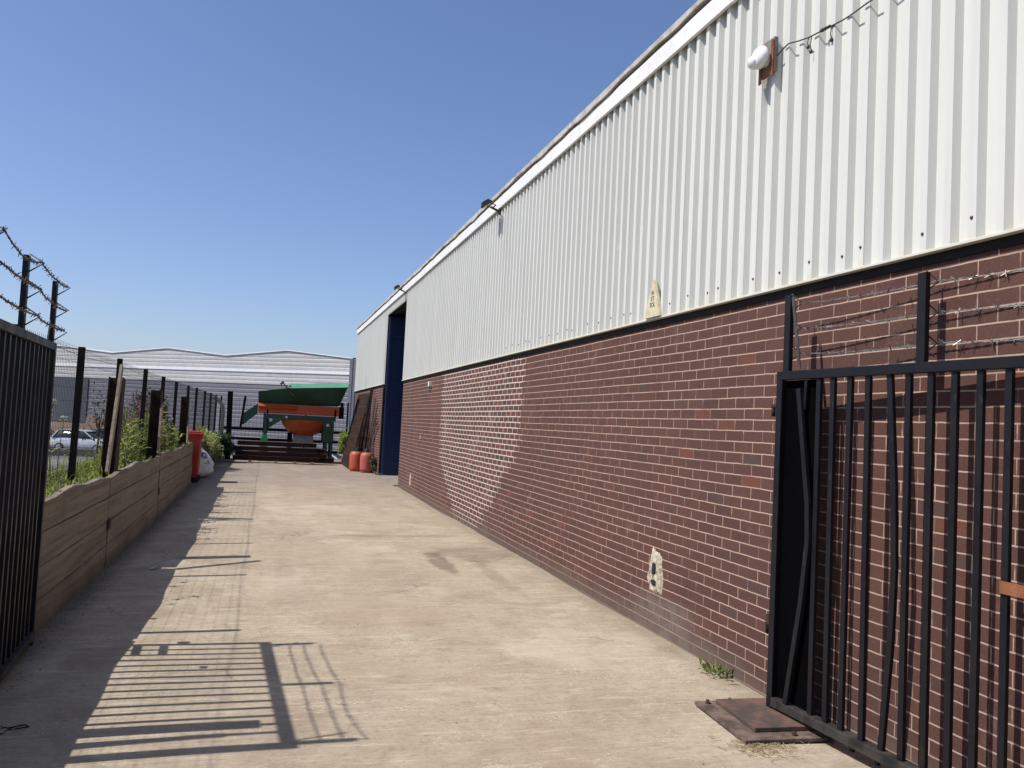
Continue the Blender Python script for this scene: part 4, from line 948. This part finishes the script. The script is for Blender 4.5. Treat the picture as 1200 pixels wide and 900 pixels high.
# low cover
rnd = random.Random(5); g = MB()
for k in range(5200):
    y = rnd.uniform(4,30); x = -1.56-abs(rnd.gauss(0,.55)); 
    z = .80 if x > -1.75 else (.78-(-2.2-x)*.62 if x < -2.2 else .78)
    a = rnd.uniform(0,6.28); leaf(g, (x,y,z), (math.cos(a),math.sin(a),rnd.uniform(.6,2.5)), rnd.uniform(.08,.22), .022, rnd.uniform(0,.3), rnd)
for k in range(2500):
    y = rnd.uniform(31.9,34); x = rnd.uniform(-2,3); a = rnd.uniform(0,6.28)
    leaf(g, (x,y,-.02-(y-31.9)*.38), (math.cos(a),math.sin(a),rnd.uniform(.6,2.5)), rnd.uniform(.1,.3), .03, .2, rnd)
tag(g.build('grass', M['leaf']), 'rough grass and low weeds covering the bank behind the boards', 'grass', kind='stuff')
def bush(name, loc, rx, ry, h, n, m, label, cat, seed, trunk=False, flower=0, ls=.10, group=None):
    rnd = random.Random(seed); e = empty(name, label, cat, loc, 0, group)
    cl = [(Vector((rnd.uniform(-.65,.65)*rx, rnd.uniform(-.65,.65)*ry, h*rnd.uniform(.35,.88))), rnd.uniform(.28,.5)) for _ in range(11)]
    st = MB()
    b0 = h*.3 if trunk else h*.08
    st.tube([(0,0,-.1),(.02*h,0,b0),(.0,.02*h,h*.6)], [.035*h*.5,.025*h*.5,.012*h*.5], 7, False)
    for c_, r_ in cl: st.tube([(0.01*h,0,b0),tuple(c_*.6+Vector((0,0,h*.12))),tuple(c_)], [.012*h*.5,.008*h*.5,.003*h*.5], 5, False)
    st.build('trunk', M['bark'], e)
    g = MB(); fl = MB()
    for k in range(n):
        c_, r_ = rnd.choice(cl); d = Vector((rnd.gauss(0,1),rnd.gauss(0,1),rnd.gauss(0,1))).normalized(); q = rnd.random()**.45
        p = c_+Vector((d.x*rx*r_*q, d.y*ry*r_*q, d.z*h*.34*r_*1.4*q))
        if p.z < .02: continue
        dd = d+Vector((rnd.uniform(-.8,.8),rnd.uniform(-.8,.8),rnd.uniform(-.3,.9)))
        leaf(g, p, dd, ls*rnd.uniform(.6,1.3), ls*.55, .2, rnd)
        if flower and rnd.random() < flower and q > .8:
            for z_ in range(4): leaf(fl, p+d*.03, (rnd.uniform(-1,1),rnd.uniform(-1,1),.4), .06, .06, .1, rnd)
    g.build('crown', m, e)
    if fl.v: fl.build('blossom', M['whitef'], e)
    return e
bush('shrub', (-1.55,24.2,0), .42, 1.0, 1.15, 2000, M['leaf2'], 'pale green shrub with white flowers behind the white bag', 'shrub', 1, flower=.05)
bush('shrub', (-1.45,27.6,0), .5, .8, .95, 2200, M['dleaf'], 'low dark shrub at the foot of the cranked concrete post', 'shrub', 2)
bush('shrub', (-8.0,52,-1.6), 1.1, 1.1, 2.5, 2200, M['dleaf'], 'dark rounded shrub beyond the fence, right of the silver car', 'shrub', 3, ls=.22)
bush('shrub', (-6.2,50,-1.6), 1.6, 1.6, 2.4, 2600, M['dleaf'], 'dark shrub beyond the fence behind the pink willowherb', 'shrub', 4, ls=.22)
bush('young_tree', (-9.9,56,-1.6), .9, .9, 4.3, 220, M['dleaf'], 'thin young tree before the pale warehouse, left of the tall plank', 'tree', 5, True, ls=.24)
bush('young_tree', (-7.2,58,-1.6), 1.4, 1.4, 4.4, 1500, M['dleaf'], 'slender young tree before the pale warehouse, right of the tall plank', 'tree', 6, True, ls=.24)
bush('young_tree', (-17.6,70,-1.6), 1.1, 1.1, 4.8, 900, M['dleaf'], 'young tree beside the dark shutter of the pale warehouse', 'tree', 8, True, ls=.26)
bush('shrub', (-4.2,38,-1.6), 1.3, 1.3, 2.5, 2600, M['dleaf'], 'dark green shrub behind the fence above the red bin', 'shrub', 9, ls=.16)
bush('shrub', (2.75,30.6,0), .28, .4, 1.25, 900, M['leaf'], 'light green shrub between the machine and the leaning mesh', 'shrub', 7, ls=.09)
bush('shrub', (3.02,24.1,.02), .10, .28, .5, 420, M['dleaf'], 'small green weed at the wall beside the gas cylinders', 'weed', 10, ls=.07)
def tuft(loc, n, sz, seed, label):
    rnd = random.Random(seed); g = MB()
    for k in range(n):
        a = rnd.uniform(0,6.28); leaf(g, (rnd.gauss(0,.3*sz),rnd.gauss(0,.9*sz),0), (math.cos(a),math.sin(a),rnd.uniform(.3,1.6)), rnd.uniform(.05,.11), .022, rnd.uniform(0,.4), rnd)
    o = g.build('weed_tuft', M['tuft']); o.location = loc; tag(o, label, 'weed')
tuft((3.00,5.05,.005), 46, .10, 3, 'small green weed tuft at the foot of the brick wall near the right gate')
tuft((3.05,23.15,.06), 40, .14, 4, 'tuft of grass growing at the threshold of the blue doorway')

# ------------------------------------------------------------------ dirt and scraps on the concrete
def scatter(name, n, fn, m, label, cat, smin, smax, seed, flat=.5):
    rnd = random.Random(seed); g = MB()
    for k in range(n):
        x, y = fn(rnd); s_ = rnd.uniform(smin, smax)*(.4+.6*rnd.random()); z = hz(x,y)-.006
        a = rnd.uniform(0,6.28); vs = []
        for q in range(5): vs.append((x+s_*rnd.uniform(.6,1.1)*math.cos(a+q*1.257), y+s_*rnd.uniform(.6,1.1)*math.sin(a+q*1.257), z-.002))
        vs.append((x+rnd.uniform(-.2,.2)*s_, y+rnd.uniform(-.2,.2)*s_, z+s_*flat*rnd.uniform(.5,1.2)))
        g.add(vs, [(q,(q+1)%5,5) for q in range(5)])
    return tag(g.build(name, m), label, cat, kind='stuff')
scatter('gravel', 900, lambda r: (3.09-abs(r.gauss(0,.07)), 2.5+17*r.random()**1.5), M['pebble'], 'crumbled mortar and grit along the foot of the brick wall', 'gravel', .004, .016, 1)
scatter('gravel', 260, lambda r: (r.uniform(-.9,2.9), 3.3+11*r.random()**2), M['pebble'], 'small stones scattered over the concrete yard', 'gravel', .003, .008, 2)
scatter('leaf_litter', 3200, lambda r: (-1.45+abs(r.gauss(0,.10)), r.uniform(4,18)), M['litter'], 'dark dirt and leaf litter along the foot of the board wall', 'litter', .004, .016, 3, .35)
scatter('leaf_litter', 40, lambda r: (r.uniform(-.6,2.8), 3.4+9*r.random()**2), M['litter'], 'brown leaf scraps dotted on the sunlit concrete', 'litter', .008, .02, 4, .3)
rnd = random.Random(9); g = MB()
for k in range(260):
    x, y = rnd.gauss(2.58,.10), rnd.gauss(3.82,.07); a = rnd.uniform(0,3.14); L = rnd.uniform(.02,.06); z = hz(x,y)+rnd.uniform(-.003,.006)
    g.tube([(x,y,z),(x+L*math.cos(a),y+L*math.sin(a),z+rnd.uniform(-.002,.006))], .0014, 3, False)
tag(g.build('straw', M['straw']), 'scatter of dry straw beside the rusty cover plate', 'straw', kind='stuff')
g = MB(); pts = [(.14*math.cos(a*.35)*(1+.25*math.sin(a)), .11*math.sin(a*.35)*(1+.2*math.cos(a*1.3)), .012+.01*math.sin(a*2.2)) for a in range(0,34)]
g.tube(pts, .004, 5); g.tube([(.12,.06,.02),(.26,.10,.03),(.32,.03,.03),(.18,.0,.02)], .008, 5)
o = g.build('wire_coil', M['postblk']); o.location = (-1.17,4.62,.0); o.scale = (.45,.45,.45); tag(o, 'loose loop of black wire lying in the shade by the left gate', 'wire')
g = MB(); g.add([(0,0,.012),(.05,.10,.03),(.02,.16,.014),(-.03,.07,.008),(.03,.05,.028)], [(0,4,3),(0,1,4),(1,2,4),(2,3,4)]); o = g.build('paper_scrap', M['paper']); o.location = (-1.0,8.95,0); tag(o, 'white scrap of paper on the shaded concrete by the boards', 'litter')

# ------------------------------------------------------------------ camera, sky, sun
yaw, pitch, roll = .2848, .0502, .0496
fwd = Vector((math.sin(yaw)*math.cos(pitch), math.cos(yaw)*math.cos(pitch), math.sin(pitch))); r0 = Vector((math.cos(yaw), -math.sin(yaw), 0)); u0 = r0.cross(fwd)
rt = math.cos(roll)*r0+math.sin(roll)*u0; up = -math.sin(roll)*r0+math.cos(roll)*u0
cd = bpy.data.cameras.new('camera'); cam = bpy.data.objects.new('camera', cd); COL.objects.link(cam)
m3 = Matrix((rt, up, -fwd)).transposed(); cam.matrix_world = Matrix.Translation((0,0,1.607)) @ m3.to_4x4()
cd.sensor_width = 36; cd.lens = 971/1200*36; cd.clip_end = 6000; cd.clip_start = .05
S.camera = cam
sd_ = Vector((1.0, .03, -1.345)).normalized(); el = math.asin(-sd_.z)
L = bpy.data.lights.new('sun', 'SUN'); L.energy = 4.95; L.angle = R(.53); L.color = (1, .955, .89)
so_ = bpy.data.objects.new('sun', L); COL.objects.link(so_); so_.rotation_euler = sd_.to_track_quat('-Z','Y').to_euler(); so_.location = (-20,0,30)
w = bpy.data.worlds.new('World'); S.world = w; w.use_nodes = True; nt = w.node_tree; nt.nodes.clear()
ow = nt.nodes.new('ShaderNodeOutputWorld'); bg = nt.nodes.new('ShaderNodeBackground'); sk = nt.nodes.new('ShaderNodeTexSky')
sk.sky_type = 'NISHITA'; sk.sun_disc = False; sk.sun_elevation = el; sk.sun_rotation = math.atan2(-sd_.x, -sd_.y)
sk.air_density = 1.0; sk.dust_density = 1.0; sk.ozone_density = 4.0; sk.altitude = 50
bg.inputs[1].default_value = .124
tint = nt.nodes.new('ShaderNodeMix'); tint.data_type = 'RGBA'; tint.blend_type = 'MULTIPLY'; tint.inputs[0].default_value = 1; tint.inputs[7].default_value = (.93,.905,1.02,1)
nt.links.new(sk.outputs[0], tint.inputs[6]); nt.links.new(tint.outputs[2], bg.inputs[0]); nt.links.new(bg.outputs[0], ow.inputs[0])
S.view_settings.view_transform = 'Standard'; S.view_settings.look = 'None'; S.view_settings.exposure = 0.2; S.view_settings.gamma = 1
S.view_settings.use_curve_mapping = False
